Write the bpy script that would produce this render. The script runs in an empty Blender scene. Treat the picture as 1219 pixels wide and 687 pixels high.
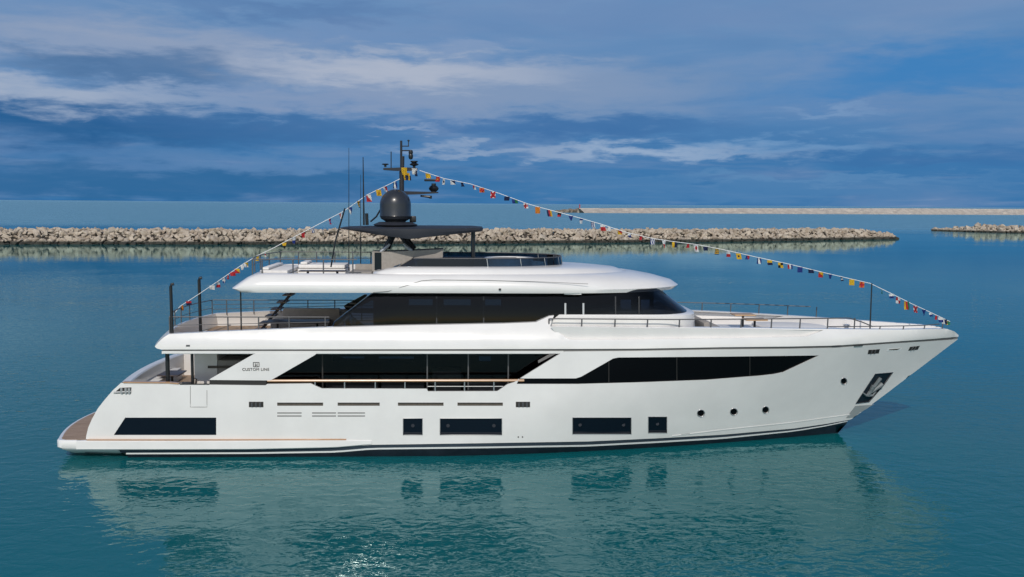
import bpy, bmesh, math, random
from mathutils import Vector, Matrix, geometry
R = math.radians
random.seed(7)
SC = bpy.context.scene
COL = SC.collection

# ------------------------------------------------------------------ camera
PXW, PXH, FPX = 1219.0, 687.0, 1150.0          # the photograph's frame and focal length in its pixels
CAM_H, CAM_Y = 10.14, -41.8
PITCH, ROLL, YAW = R(5.02), 0.0076, R(3.0)
CAM_ROT = Matrix.Rotation(R(90) - PITCH, 3, 'X') @ Matrix.Rotation(ROLL, 3, 'Z')
CAM_LOC = Vector((0, CAM_Y, CAM_H))
cd = bpy.data.cameras.new('camera'); cam = bpy.data.objects.new('camera', cd); COL.objects.link(cam)
cd.sensor_width = 36.0; cd.lens = 36.0 * FPX / PXW
cd.clip_start = 0.5; cd.clip_end = 90000
cam.matrix_world = Matrix.Translation(CAM_LOC) @ CAM_ROT.to_4x4()
SC.camera = cam

# ------------------------------------------------------------------ light
SUN_EL, SUN_AZ = R(37), R(184)                 # azimuth clockwise from +Y
sdir = Vector((math.sin(SUN_AZ) * math.cos(SUN_EL), math.cos(SUN_AZ) * math.cos(SUN_EL), math.sin(SUN_EL)))
sl = bpy.data.lights.new('sun', 'SUN'); sl.energy = 2.55; sl.angle = R(0.53); sl.color = (1.0, 0.925, 0.83)
so = bpy.data.objects.new('sun', sl); COL.objects.link(so)
so.rotation_euler = sdir.to_track_quat('Z', 'Y').to_euler()

vs = SC.view_settings
vs.view_transform = 'Standard'; vs.look = 'None'; vs.exposure = 0.0; vs.gamma = 1.0; vs.use_curve_mapping = False


def ray(px, py):
    return CAM_ROT @ Vector(((px - PXW / 2) / FPX, -(py - PXH / 2) / FPX, -1.0))


def srgb(r, g, b):
    f = lambda c: c / 12.92 if c <= 0.04045 else ((c + 0.055) / 1.055) ** 2.4
    return (f(r / 255), f(g / 255), f(b / 255), 1.0)


class NT:
    """small helper for node trees"""
    def __init__(s, tree): s.t = tree; s.n = tree.nodes; s.l = tree.links
    def node(s, kind, **kw):
        n = s.n.new(kind)
        for k, v in kw.items(): setattr(n, k, v)
        return n
    def put(s, sock, v):
        if isinstance(v, bpy.types.NodeSocket): s.l.new(v, sock)
        elif v is not None: sock.default_value = v
    def math(s, op, a, b=None, c=None, clamp=False):
        n = s.node('ShaderNodeMath', operation=op, use_clamp=clamp)
        for i, v in enumerate((a, b, c)):
            if v is not None: s.put(n.inputs[i], v)
        return n.outputs[0]
    def mix(s, f, a, b):
        n = s.node('ShaderNodeMix', data_type='RGBA')
        s.put(n.inputs[0], f); s.put(n.inputs[6], a); s.put(n.inputs[7], b)
        return n.outputs[2]
    def noise(s, vec, scale, detail=4, rough=0.55, dist=0.0):
        n = s.node('ShaderNodeTexNoise')
        if vec is not None: s.put(n.inputs['Vector'], vec)
        n.inputs['Scale'].default_value = scale; n.inputs['Detail'].default_value = detail
        n.inputs['Roughness'].default_value = rough; n.inputs['Distortion'].default_value = dist
        return n.outputs[0]
    def smooth(s, v, a, b, o0=0.0, o1=1.0):
        n = s.node('ShaderNodeMapRange', interpolation_type='SMOOTHSTEP')
        s.put(n.inputs[0], v)
        for i, q in enumerate((a, b, o0, o1)): n.inputs[i + 1].default_value = q
        return n.outputs[0]
    def comb(s, x, y, z):
        n = s.node('ShaderNodeCombineXYZ')
        for i, v in enumerate((x, y, z)): s.put(n.inputs[i], v)
        return n.outputs[0]
    def ramp(s, f, stops):
        n = s.node('ShaderNodeValToRGB'); cr = n.color_ramp
        while len(cr.elements) < len(stops): cr.elements.new(0.5)
        for e, (p, c) in zip(cr.elements, stops): e.position = p; e.color = c
        s.put(n.inputs[0], f); return n.outputs[0]


# ------------------------------------------------------------------ sky (world)
world = bpy.data.worlds.new('World'); SC.world = world; world.use_nodes = True
def build_world():
    t = NT(world.node_tree); t.n.clear()
    out = t.node('ShaderNodeOutputWorld'); bg = t.node('ShaderNodeBackground')
    bg.inputs[1].default_value = 0.1
    t.l.new(bg.outputs[0], out.inputs[0])
    sky = t.node('ShaderNodeTexSky', sky_type='NISHITA', sun_disc=False)
    sky.sun_elevation = SUN_EL; sky.sun_rotation = SUN_AZ
    sky.air_density = 1.0; sky.dust_density = 0.6; sky.ozone_density = 1.5
    tc = t.node('ShaderNodeTexCoord')
    sep = t.node('ShaderNodeSeparateXYZ'); t.l.new(tc.outputs['Generated'], sep.inputs[0])
    x, y, z = sep.outputs
    az = t.math('MULTIPLY', t.math('ARCTAN2', x, y), 57.29578)
    el = t.math('MULTIPLY', t.math('ARCSINE', z), 57.29578)
    # flat cloud layers thin out towards the horizon: coordinates of a high plane
    inv = t.math('DIVIDE', 1.0, t.math('ADD', t.math('MAXIMUM', z, 0.0), 0.06))
    flat = t.comb(t.math('MULTIPLY', x, inv), t.math('MULTIPLY', y, inv), 0.0)
    str_ = t.comb(t.math('MULTIPLY', az, 0.045), t.math('MULTIPLY', el, 0.26), 0.0)
    fine = t.comb(t.math('MULTIPLY', az, 0.16), t.math('MULTIPLY', el, 0.75), 3.0)
    n1 = t.noise(str_, 1.6, 5, 0.55, 0.4)
    n2 = t.noise(fine, 1.0, 6, 0.6, 0.6)
    n3 = t.noise(flat, 0.9, 6, 0.55, 0.3)
    base = t.ramp(t.math('DIVIDE', el, 40.0, clamp=True), [
        (0.0, srgb(58, 116, 168)), (0.06, srgb(62, 119, 172)), (0.15, srgb(90, 134, 182)),
        (0.28, srgb(106, 143, 186)), (0.55, srgb(92, 136, 188)), (1.0, srgb(84, 134, 194))])
    col = t.mix(t.smooth(n1, 0.42, 0.68, 0, 0.42), base, srgb(128, 150, 186))
    col = t.mix(t.smooth(n3, 0.5, 0.72, 0, 0.3), col, srgb(134, 154, 186))
    col = t.mix(t.smooth(n1, 0.52, 0.30, 0, 0.2), col, srgb(62, 112, 166))
    # distorted coordinates for the individual cloud banks
    du = t.math('MULTIPLY', t.math('SUBTRACT', n2, 0.5), 11.0)
    dv = t.math('MULTIPLY', t.math('SUBTRACT', t.noise(fine, 1.7, 6, 0.6, 0.2), 0.5), 3.4)
    uu = t.math('ADD', az, du); vv = t.math('ADD', el, dv)
    hs = 57.29578 / FPX

    def bank(px, py, rx, ry, c, s, soft=0.2, wisp=0.5):
        nonlocal col
        d = ray(px, py).normalized()
        u0 = math.degrees(math.atan2(d.x, d.y)); v0 = math.degrees(math.asin(d.z))
        a = t.math('DIVIDE', t.math('SUBTRACT', uu, u0), rx * hs)
        b = t.math('DIVIDE', t.math('SUBTRACT', vv, v0), ry * hs)
        q = t.math('SQRT', t.math('ADD', t.math('MULTIPLY', a, a), t.math('MULTIPLY', b, b)))
        m = t.smooth(q, soft, 1.0, s, 0.0)
        if wisp: m = t.math('MULTIPLY', m, t.smooth(n2, 0.30, 0.62, 1 - wisp, 1.0))
        col = t.mix(m, col, srgb(*c))
    # dark rain-blue banks, then blue gaps, then the pale lit cloud
    bank(200, 218, 560, 34, (44, 102, 152), 0.9, 0.2, 0.1)
    bank(80, 150, 330, 38, (40, 94, 146), 1.0, 0.1, 0.2)
    bank(330, 152, 260, 22, (60, 106, 158), 0.7, 0.1, 0.3)
    bank(1130, 80, 230, 45, (58, 126, 186), 0.9, 0.1, 0.2)
    bank(960, 108, 190, 24, (64, 128, 186), 0.7, 0.1, 0.3)
    bank(60, 70, 90, 22, (84, 138, 190), 0.6, 0.1, 0.4)
    bank(620, 106, 400, 46, (128, 151, 184), 0.95, 0.2, 0.2)
    bank(170, 54, 300, 42, (144, 160, 187), 0.95, 0.15, 0.25)
    bank(180, 80, 175, 28, (78, 116, 160), 0.95, 0.25, 0.2)
    bank(50, 110, 260, 27, (164, 177, 198), 0.95, 0.05, 0.15)
    bank(470, 84, 290, 32, (170, 180, 199), 1.0, 0.15, 0.2)
    bank(400, 122, 300, 24, (138, 156, 186), 0.85, 0.1, 0.3)
    bank(550, 54, 100, 12, (140, 160, 192), 0.7, 0.1, 0.4)
    bank(420, 46, 230, 16, (108, 142, 186), 0.6, 0.1, 0.5)
    bank(690, 152, 230, 20, (62, 110, 164), 0.85, 0.2, 0.2)
    bank(1120, 188, 240, 14, (60, 112, 166), 0.75, 0.2, 0.2)
    bank(900, 226, 420, 22, (78, 128, 176), 0.8, 0.1, 0.2)
    bank(770, 180, 280, 14, (150, 173, 202), 0.95, 0.0, 0.2)
    bank(560, 178, 190, 9, (142, 164, 194), 0.8, 0.1, 0.4)
    bank(475, 152, 80, 6, (150, 170, 200), 0.7, 0.0, 0.4)
    bank(960, 172, 160, 12, (112, 152, 194), 0.8, 0.1, 0.5)
    bank(985, 133, 100, 8, (128, 160, 198), 0.6, 0.0, 0.4)
    bank(1190, 124, 110, 22, (104, 140, 182), 0.8, 0.1, 0.5)
    bank(400, 196, 280, 18, (92, 133, 178), 0.8, 0.1, 0.5)
    bank(960, 214, 320, 8, (96, 140, 184), 0.6, 0.1, 0.6)
    bank(800, 20, 560, 34, (106, 138, 182), 0.7, 0.1, 0.3)
    bank(330, 12, 240, 18, (84, 118, 166), 0.6, 0.1, 0.4)
    ten = t.node('ShaderNodeVectorMath', operation='SCALE'); t.l.new(col, ten.inputs[0]); ten.inputs['Scale'].default_value = 10.0
    top = t.mix(t.smooth(n3, 0.45, 0.72, 0.0, 0.35), sky.outputs[0], (7.5, 7.7, 8.2, 1))    # broken cloud overhead
    col2 = t.mix(t.math('MAXIMUM', t.smooth(el, 22.0, 50.0, 0.0, 1.0), t.smooth(y, 0.2, -0.35)), ten.outputs[0], top)   # clearer, brighter sky on the sun's side
    t.l.new(col2, bg.inputs[0])
build_world()

# ------------------------------------------------------------------ helpers
YROT = Matrix.Rotation(YAW, 3, 'Z')            # the yacht lies three degrees off square to the view
YINV = YROT.inverted()
CO = YINV @ CAM_LOC


def lray(px, py):
    return YINV @ ray(px, py)


def P(px, py, Y):
    """point of the yacht's own frame seen at photo position (px, py) in the lengthwise plane y = Y"""
    d = lray(px, py); return CO + d * ((Y - CO.y) / d.y)


def W0(px, py, z=0.0):
    d = ray(px, py); return CAM_LOC + d * ((z - CAM_LOC.z) / d.z)


def lerp(a, b, t): return a + (b - a) * t


def interp(x, tab):
    if x <= tab[0][0]: return tab[0][1]
    for (a, p), (b, q) in zip(tab, tab[1:]):
        if x <= b: return lerp(p, q, (x - a) / (b - a))
    return tab[-1][1]


class MB:
    """collects geometry, then links it as ONE mesh object"""
    def __init__(s): s.bm = bmesh.new(); s.mi = 0
    def face(s, vs):
        try:
            f = s.bm.faces.new(vs); f.material_index = s.mi; return f
        except ValueError: return None
    def box(s, c, size, rot=None, bev=0.0):
        r = bmesh.ops.create_cube(s.bm, size=1.0)
        M = Matrix.Translation(Vector(c)) @ (rot.to_4x4() if rot else Matrix.Identity(4)) @ Matrix.Diagonal((*size, 1))
        bmesh.ops.transform(s.bm, matrix=M, verts=r['verts'])
        fs = {f for v in r['verts'] for f in v.link_faces}
        for f in fs: f.material_index = s.mi
        if bev > 0:
            es = {e for v in r['verts'] for e in v.link_edges}
            q = bmesh.ops.bevel(s.bm, geom=list(es), offset=bev, segments=2, profile=0.6, affect='EDGES')
            for f in q['faces']: f.material_index = s.mi
        return s
    def tube(s, pts, r, n=8, r2=None):
        pts = [Vector(p) for p in pts]; rings = []
        m = len(pts)
        for i, p in enumerate(pts):
            d = (pts[min(i + 1, m - 1)] - pts[max(i - 1, 0)]).normalized()
            a = d.cross(Vector((0, 0, 1)));
            if a.length < 0.05: a = d.cross(Vector((0, 1, 0)))
            a.normalize(); b = a.cross(d)
            rr = r if r2 is None else lerp(r, r2, i / (m - 1))
            rings.append([s.bm.verts.new(p + (a * math.cos(k * math.tau / n) + b * math.sin(k * math.tau / n)) * rr) for k in range(n)])
        for A, B in zip(rings, rings[1:]):
            for k in range(n): s.face((A[k], A[(k + 1) % n], B[(k + 1) % n], B[k]))
        s.face(rings[0][::-1]); s.face(rings[-1])
        return s
    def rings(s, rs, cap0=True, cap1=True):
        V = [[s.bm.verts.new(p) for p in r] for r in rs]; n = len(V[0])
        for A, B in zip(V, V[1:]):
            for k in range(n): s.face((A[k], A[(k + 1) % n], B[(k + 1) % n], B[k]))
        if cap0: s.face(V[0][::-1])
        if cap1: s.face(V[-1])
        return s
    def lathe(s, c, prof, n=28):
        c = Vector(c)
        return s.rings([[c + Vector((r * math.cos(k * math.tau / n), r * math.sin(k * math.tau / n), z)) for k in range(n)] for r, z in prof])
    def prism(s, pts, off):
        """a flat polygon given its thickness"""
        A = [s.bm.verts.new(Vector(p)) for p in pts]; B = [s.bm.verts.new(Vector(p) + Vector(off)) for p in pts]
        s.face(A[::-1]); s.face(B); n = len(A)
        for k in range(n): s.face((A[k], A[(k + 1) % n], B[(k + 1) % n], B[k]))
        return s
    def sheet(s, grid):
        V = [[s.bm.verts.new(p) for p in row] for row in grid]
        for A, B in zip(V, V[1:]):
            for k in range(len(A) - 1): s.face((A[k], A[k + 1], B[k + 1], B[k]))
        return s
    def mirror(s):
        g = bmesh.ops.duplicate(s.bm, geom=s.bm.verts[:] + s.bm.edges[:] + s.bm.faces[:])['geom']
        vs = [v for v in g if isinstance(v, bmesh.types.BMVert)]
        for v in vs: v.co.y = -v.co.y
        bmesh.ops.reverse_faces(s.bm, faces=[f for f in g if isinstance(f, bmesh.types.BMFace)])
        return s
    def build(s, name, mats, parent=None, smooth=35, recalc=True, origin=None, rz=0.0, weld=0.0):
        if weld: bmesh.ops.remove_doubles(s.bm, verts=s.bm.verts[:], dist=weld)
        if recalc: bmesh.ops.recalc_face_normals(s.bm, faces=s.bm.faces[:])
        me = bpy.data.meshes.new(name)
        if origin is not None:
            bmesh.ops.translate(s.bm, vec=-Vector(origin), verts=s.bm.verts[:])
        s.bm.to_mesh(me); s.bm.free()
        if not isinstance(mats, (list, tuple)): mats = [mats]
        for m in mats: me.materials.append(m)
        if smooth:
            for p in me.polygons: p.use_smooth = True
            me.set_sharp_from_angle(angle=R(smooth))
        o = bpy.data.objects.new(name, me); COL.objects.link(o)
        if parent: o.parent = parent
        if origin is not None and parent is None:
            o.location = Vector(origin); o.rotation_euler.z = rz
        return o


def tag(o, label=None, cat=None, group=None, kind=None):
    if label: o['label'] = label
    if cat: o['category'] = cat
    if group: o['group'] = group
    if kind: o['kind'] = kind
    return o


def empty(name, loc=(0, 0, 0), rz=0.0):
    o = bpy.data.objects.new(name, None); COL.objects.link(o)
    o.location = loc; o.rotation_euler.z = rz; o.empty_display_size = 0.3
    return o


def aboard(name, base, label, cat, group=None):
    """Empty of a loose thing standing on the yacht; base in the yacht's frame"""
    return tag(empty(name, YROT @ Vector(base), YAW), label, cat, group)

# ------------------------------------------------------------------ materials
def mat(name, col, rough=0.5, metal=0.0, coat=0.0, var=0.0, vscale=3.0, bump=0.0, bscale=40.0, spec=0.5, stretch=None):
    m = bpy.data.materials.new(name); m.use_nodes = True
    t = NT(m.node_tree); b = t.n['Principled BSDF']
    c = (*col, 1.0) if len(col) == 3 else col
    b.inputs['Base Color'].default_value = c
    b.inputs['Roughness'].default_value = rough; b.inputs['Metallic'].default_value = metal
    b.inputs['Coat Weight'].default_value = coat; b.inputs['Coat Roughness'].default_value = 0.06
    b.inputs['Specular IOR Level'].default_value = spec
    tc = t.node('ShaderNodeTexCoord'); vec = tc.outputs['Object']
    if stretch:
        mp = t.node('ShaderNodeMapping'); mp.inputs['Scale'].default_value = stretch
        t.l.new(vec, mp.inputs[0]); vec = mp.outputs[0]
    if var:
        n = t.noise(vec, vscale, 5, 0.6)
        k = t.smooth(n, 0.3, 0.7)
        d = tuple(q * (1 - var) for q in c[:3]) + (1,); l = tuple(min(1, q * (1 + var)) for q in c[:3]) + (1,)
        t.l.new(t.mix(k, d, l), b.inputs['Base Color'])
        t.l.new(t.math('ADD', t.math('MULTIPLY', n, 0.15), max(rough - 0.07, 0.02)), b.inputs['Roughness'])
    if bump:
        bn = t.node('ShaderNodeBump'); bn.inputs['Strength'].default_value = bump; bn.inputs['Distance'].default_value = 0.02
        t.l.new(t.noise(vec, bscale, 4), bn.inputs['Height']); t.l.new(bn.outputs[0], b.inputs['Normal'])
    return m

M = {}
M['gel'] = mat('white_gelcoat', (0.735, 0.72, 0.705), 0.22, coat=0.35, var=0.03, vscale=0.7, bump=0.12, bscale=0.7)
M['gel2'] = mat('white_deck_paint', (0.72, 0.71, 0.69), 0.5, var=0.03, vscale=4)
M['glass'] = mat('black_tinted_glass', (0.0035, 0.004, 0.005), 0.03, spec=0.10)
M['pane'] = mat('navy_tinted_glass', (0.005, 0.009, 0.016), 0.04, spec=0.22)
M['dark'] = mat('navy_bottom_paint', (0.010, 0.014, 0.022), 0.35, var=0.2)
M['boot'] = mat('slate_boot_paint', (0.035, 0.050, 0.068), 0.55, spec=0.2, var=0.06)
M['white'] = mat('white_paint', (0.78, 0.78, 0.77), 0.35)
M['black'] = mat('black_metal', (0.012, 0.013, 0.016), 0.35, var=0.2)
M['grey'] = mat('anthracite_paint', (0.026, 0.029, 0.038), 0.6, coat=0.0, spec=0.25, var=0.06)
M['dome'] = mat('anthracite_dome_paint', (0.022, 0.025, 0.032), 0.3, coat=0.15, var=0.05)
M['steel'] = mat('polished_steel', (0.62, 0.63, 0.65), 0.18, metal=1.0)
M['rail'] = mat('brushed_rail_steel', (0.10, 0.10, 0.105), 0.5, metal=0.3)
M['chrome'] = mat('satin_aluminium', (0.45, 0.46, 0.47), 0.38, metal=0.7)
M['plate'] = mat('pale_grey_plate', (0.42, 0.43, 0.43), 0.35, metal=0.3)
M['slot'] = mat('dark_slot', (0.020, 0.018, 0.017), 0.6)
M['groove'] = mat('grey_groove', (0.16, 0.155, 0.15), 0.6)
M['brown'] = mat('bronze_louvre', (0.085, 0.065, 0.050), 0.45, var=0.15, vscale=6)
M['wood'] = mat('varnished_handrail', (0.42, 0.24, 0.13), 0.3, coat=0.4, var=0.15, vscale=5, stretch=(1, 8, 8))
M['taupe'] = mat('taupe_upholstery', (0.30, 0.275, 0.25), 0.85, var=0.08, vscale=8, bump=0.2, bscale=60)
M['grey_fab'] = mat('grey_upholstery', (0.17, 0.16, 0.155), 0.85, var=0.1, vscale=8, bump=0.2, bscale=60)
M['cushion'] = mat('white_cushion', (0.76, 0.74, 0.71), 0.8, var=0.04, vscale=5, bump=0.3, bscale=9)
M['ltgrey'] = mat('light_grey_panel', (0.74, 0.71, 0.68), 0.5, var=0.04)
M['anchor'] = mat('galvanised_steel', (0.17, 0.19, 0.20), 0.5, metal=0.1, var=0.15)
M['stair'] = mat('brown_stair_wood', (0.16, 0.10, 0.07), 0.5, var=0.2)
M['sofa'] = mat('warm_grey_upholstery', (0.46, 0.39, 0.335), 0.85, var=0.08, vscale=8)
M['dkwood'] = mat('dark_walnut', (0.055, 0.038, 0.030), 0.4, var=0.2, vscale=5)


def teak_mat():
    m = mat('teak_planking', (0.33, 0.225, 0.145), 0.6)
    t = NT(m.node_tree); b = t.n['Principled BSDF']
    tc = t.node('ShaderNodeTexCoord')
    sp = t.node('ShaderNodeSeparateXYZ'); t.l.new(tc.outputs['Object'], sp.inputs[0])
    fr = t.math('FRACT', t.math('MULTIPLY', sp.outputs[1], 14.0))
    seam = t.math('LESS_THAN', fr, 0.10)
    mp = t.node('ShaderNodeMapping'); mp.inputs['Scale'].default_value = (1.2, 14, 1); t.l.new(tc.outputs['Object'], mp.inputs[0])
    n = t.noise(mp.outputs[0], 1.0, 5, 0.6)
    c = t.mix(t.smooth(n, 0.3, 0.7), (0.27, 0.175, 0.105, 1), (0.41, 0.29, 0.20, 1))
    t.l.new(t.mix(seam, c, (0.05, 0.04, 0.035, 1)), b.inputs['Base Color'])
    return m
M['teak'] = teak_mat()


def tint_glass(name, c, ior=1.45):
    m = bpy.data.materials.new(name); m.use_nodes = True
    t = NT(m.node_tree); t.n.clear()
    o = t.node('ShaderNodeOutputMaterial'); tr = t.node('ShaderNodeBsdfTransparent'); tr.inputs[0].default_value = c
    gl = t.node('ShaderNodeBsdfGlossy'); gl.inputs['Roughness'].default_value = 0.04; gl.inputs[0].default_value = (1, 1, 1, 1)
    fr = t.node('ShaderNodeFresnel'); fr.inputs[0].default_value = ior
    mx = t.node('ShaderNodeMixShader')
    t.l.new(fr.outputs[0], mx.inputs[0]); t.l.new(tr.outputs[0], mx.inputs[1]); t.l.new(gl.outputs[0], mx.inputs[2]); t.l.new(mx.outputs[0], o.inputs[0])
    return m
M['screen'] = tint_glass('blue_tinted_windscreen', (0.13, 0.22, 0.32, 1))
M['tglass'] = tint_glass('smoked_glass', (0.20, 0.22, 0.25, 1), 1.3)
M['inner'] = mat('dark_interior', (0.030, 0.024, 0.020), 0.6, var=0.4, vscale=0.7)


def rock_mat(name, wet=True):
    m = bpy.data.materials.new(name); m.use_nodes = True
    t = NT(m.node_tree); b = t.n['Principled BSDF']
    g = t.node('ShaderNodeNewGeometry'); oi = t.node('ShaderNodeObjectInfo')
    n = t.noise(g.outputs['Position'], 0.45, 3, 0.6)
    n2 = t.noise(g.outputs['Position'], 3.0, 5, 0.65)
    c = t.mix(t.smooth(n, 0.32, 0.68), (0.27, 0.205, 0.145, 1), (0.52, 0.445, 0.355, 1))
    c = t.mix(t.math('MULTIPLY', oi.outputs['Random'], 0.35), c, (0.20, 0.165, 0.135, 1))
    c = t.mix(t.smooth(n2, 0.35, 0.65, 0.0, 0.45), c, (0.58, 0.51, 0.425, 1))
    sp = t.node('ShaderNodeSeparateXYZ'); t.l.new(g.outputs['Position'], sp.inputs[0])
    if wet:   # tide line: dark weed below about half a metre
        w = t.smooth(t.math('ADD', sp.outputs[2], t.math('MULTIPLY', n2, 0.5)), 1.25, 0.75)
        c = t.mix(w, c, (0.035, 0.034, 0.026, 1))
    t.l.new(c, b.inputs['Base Color']); b.inputs['Roughness'].default_value = 0.85
    bn = t.node('ShaderNodeBump'); bn.inputs['Distance'].default_value = 0.12; bn.inputs['Strength'].default_value = 0.6
    t.l.new(n2, bn.inputs['Height']); t.l.new(bn.outputs[0], b.inputs['Normal'])
    return m
M['rock'] = rock_mat('pale_limestone')
M['gap'] = mat('rubble_shadowed_core', (0.05, 0.042, 0.035), 0.95, var=0.3, vscale=0.6)  # dark colour stands in for the shade in the gaps between boulders


def water_mat():
    m = bpy.data.materials.new('teal_sea_water'); m.use_nodes = True
    t = NT(m.node_tree); b = t.n['Principled BSDF']
    g = t.node('ShaderNodeNewGeometry')
    big = t.noise(g.outputs['Position'], 0.012, 3, 0.5)
    col = t.mix(t.smooth(big, 0.35, 0.65), (0.0024, 0.090, 0.104, 1), (0.0040, 0.112, 0.130, 1))
    sp0 = t.node('ShaderNodeSeparateXYZ'); t.l.new(g.outputs['Position'], sp0.inputs[0])
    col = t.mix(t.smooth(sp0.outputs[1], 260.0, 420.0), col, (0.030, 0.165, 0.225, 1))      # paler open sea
    t.l.new(col, b.inputs['Base Color'])
    b.inputs['Roughness'].default_value = 0.03; b.inputs['IOR'].default_value = 1.333
    def sc(v):
        mp = t.node('ShaderNodeMapping'); mp.inputs['Scale'].default_value = v; t.l.new(g.outputs['Position'], mp.inputs[0]); return mp.outputs[0]
    patch = t.smooth(t.noise(sc((0.03, 0.05, 1)), 1.0, 3, 0.5, 0.5), 0.35, 0.65, 0.35, 1.0)
    h1 = t.noise(sc((1.35, 1.7, 1)), 1.0, 2, 0.5, 0.7)           # ripples of about a metre
    h2 = t.noise(sc((0.18, 0.32, 1)), 1.0, 2, 0.5, 0.2)          # lazy undulation
    h3 = t.noise(sc((2.1, 4.2, 1)), 1.0, 2, 0.5, 0.3)            # small chop
    h = t.math('ADD', t.math('MULTIPLY', h1, 0.046), t.math('ADD', t.math('MULTIPLY', h2, 0.055), t.math('MULTIPLY', h3, 0.011)))
    h = t.math('MULTIPLY', h, patch)
    sp = t.node('ShaderNodeSeparateXYZ'); t.l.new(g.outputs['Position'], sp.inputs[0])
    lee = t.smooth(sp.outputs[1], 10.0, 130.0, 1.0, 0.13)        # calm in the lee of the breakwater
    h = t.math('MULTIPLY', h, lee)
    sea = t.smooth(sp.outputs[1], 300.0, 420.0)                  # wind-roughened open sea beyond it
    t.l.new(t.math('ADD', t.math('MULTIPLY', sea, 0.30), 0.025), b.inputs['Roughness'])
    h5 = t.noise(sc((0.05, 0.11, 1)), 1.0, 4, 0.6, 0.2)
    h = t.math('ADD', h, t.math('MULTIPLY', t.math('MULTIPLY', h5, sea), 1.6))
    bn = t.node('ShaderNodeBump'); bn.inputs['Strength'].default_value = 1.0; bn.inputs['Distance'].default_value = 1.0
    t.l.new(h, bn.inputs['Height'])
    di = t.node('ShaderNodeBsdfDiffuse'); gl = t.node('ShaderNodeBsdfGlossy'); fr = t.node('ShaderNodeFresnel'); mx = t.node('ShaderNodeMixShader')
    fr.inputs[0].default_value = 1.333
    t.l.new(b.inputs['Base Color'].links[0].from_socket, di.inputs[0]); t.l.new(b.inputs['Roughness'].links[0].from_socket, gl.inputs['Roughness'])
    gl.inputs[0].default_value = (0.74, 0.95, 0.93, 1)                  # teal cast of the reflections put into the gloss colour
    for n_ in (gl, fr): t.l.new(bn.outputs[0], n_.inputs['Normal'])
    t.l.new(fr.outputs[0], mx.inputs[0]); t.l.new(di.outputs[0], mx.inputs[1]); t.l.new(gl.outputs[0], mx.inputs[2])
    t.l.new(mx.outputs[0], t.n['Material Output'].inputs[0]); t.n.remove(b)
    return m
M['water'] = water_mat()

# ------------------------------------------------------------------ sea
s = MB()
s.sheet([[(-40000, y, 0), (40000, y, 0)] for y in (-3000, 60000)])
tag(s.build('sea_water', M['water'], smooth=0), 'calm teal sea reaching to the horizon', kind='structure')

# ------------------------------------------------------------------ the long rubble breakwater
ROCKS = []
def make_rock(seed):
    rr = random.Random(seed); b = bmesh.new()
    for _ in range(11):
        v = Vector((rr.gauss(0, 1), rr.gauss(0, 1), rr.gauss(0, 1))).normalized()
        p = 0.62
        v = Vector([math.copysign(abs(q) ** p, q) for q in v]) * rr.uniform(0.85, 1.1)
        b.verts.new((v.x * 0.62, v.y * 0.5, v.z * 0.42))
    q = bmesh.ops.convex_hull(b, input=b.verts[:])
    bmesh.ops.delete(b, geom=[v for v in b.verts if not v.link_faces], context='VERTS')
    bmesh.ops.bevel(b, geom=b.edges[:], offset=0.025, segments=1, affect='EDGES')
    me = bpy.data.meshes.new('boulder'); b.to_mesh(me); b.free(); me.materials.append(M['rock'])
    return me
for i in range(16): ROCKS.append(make_rock(100 + i))


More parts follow.
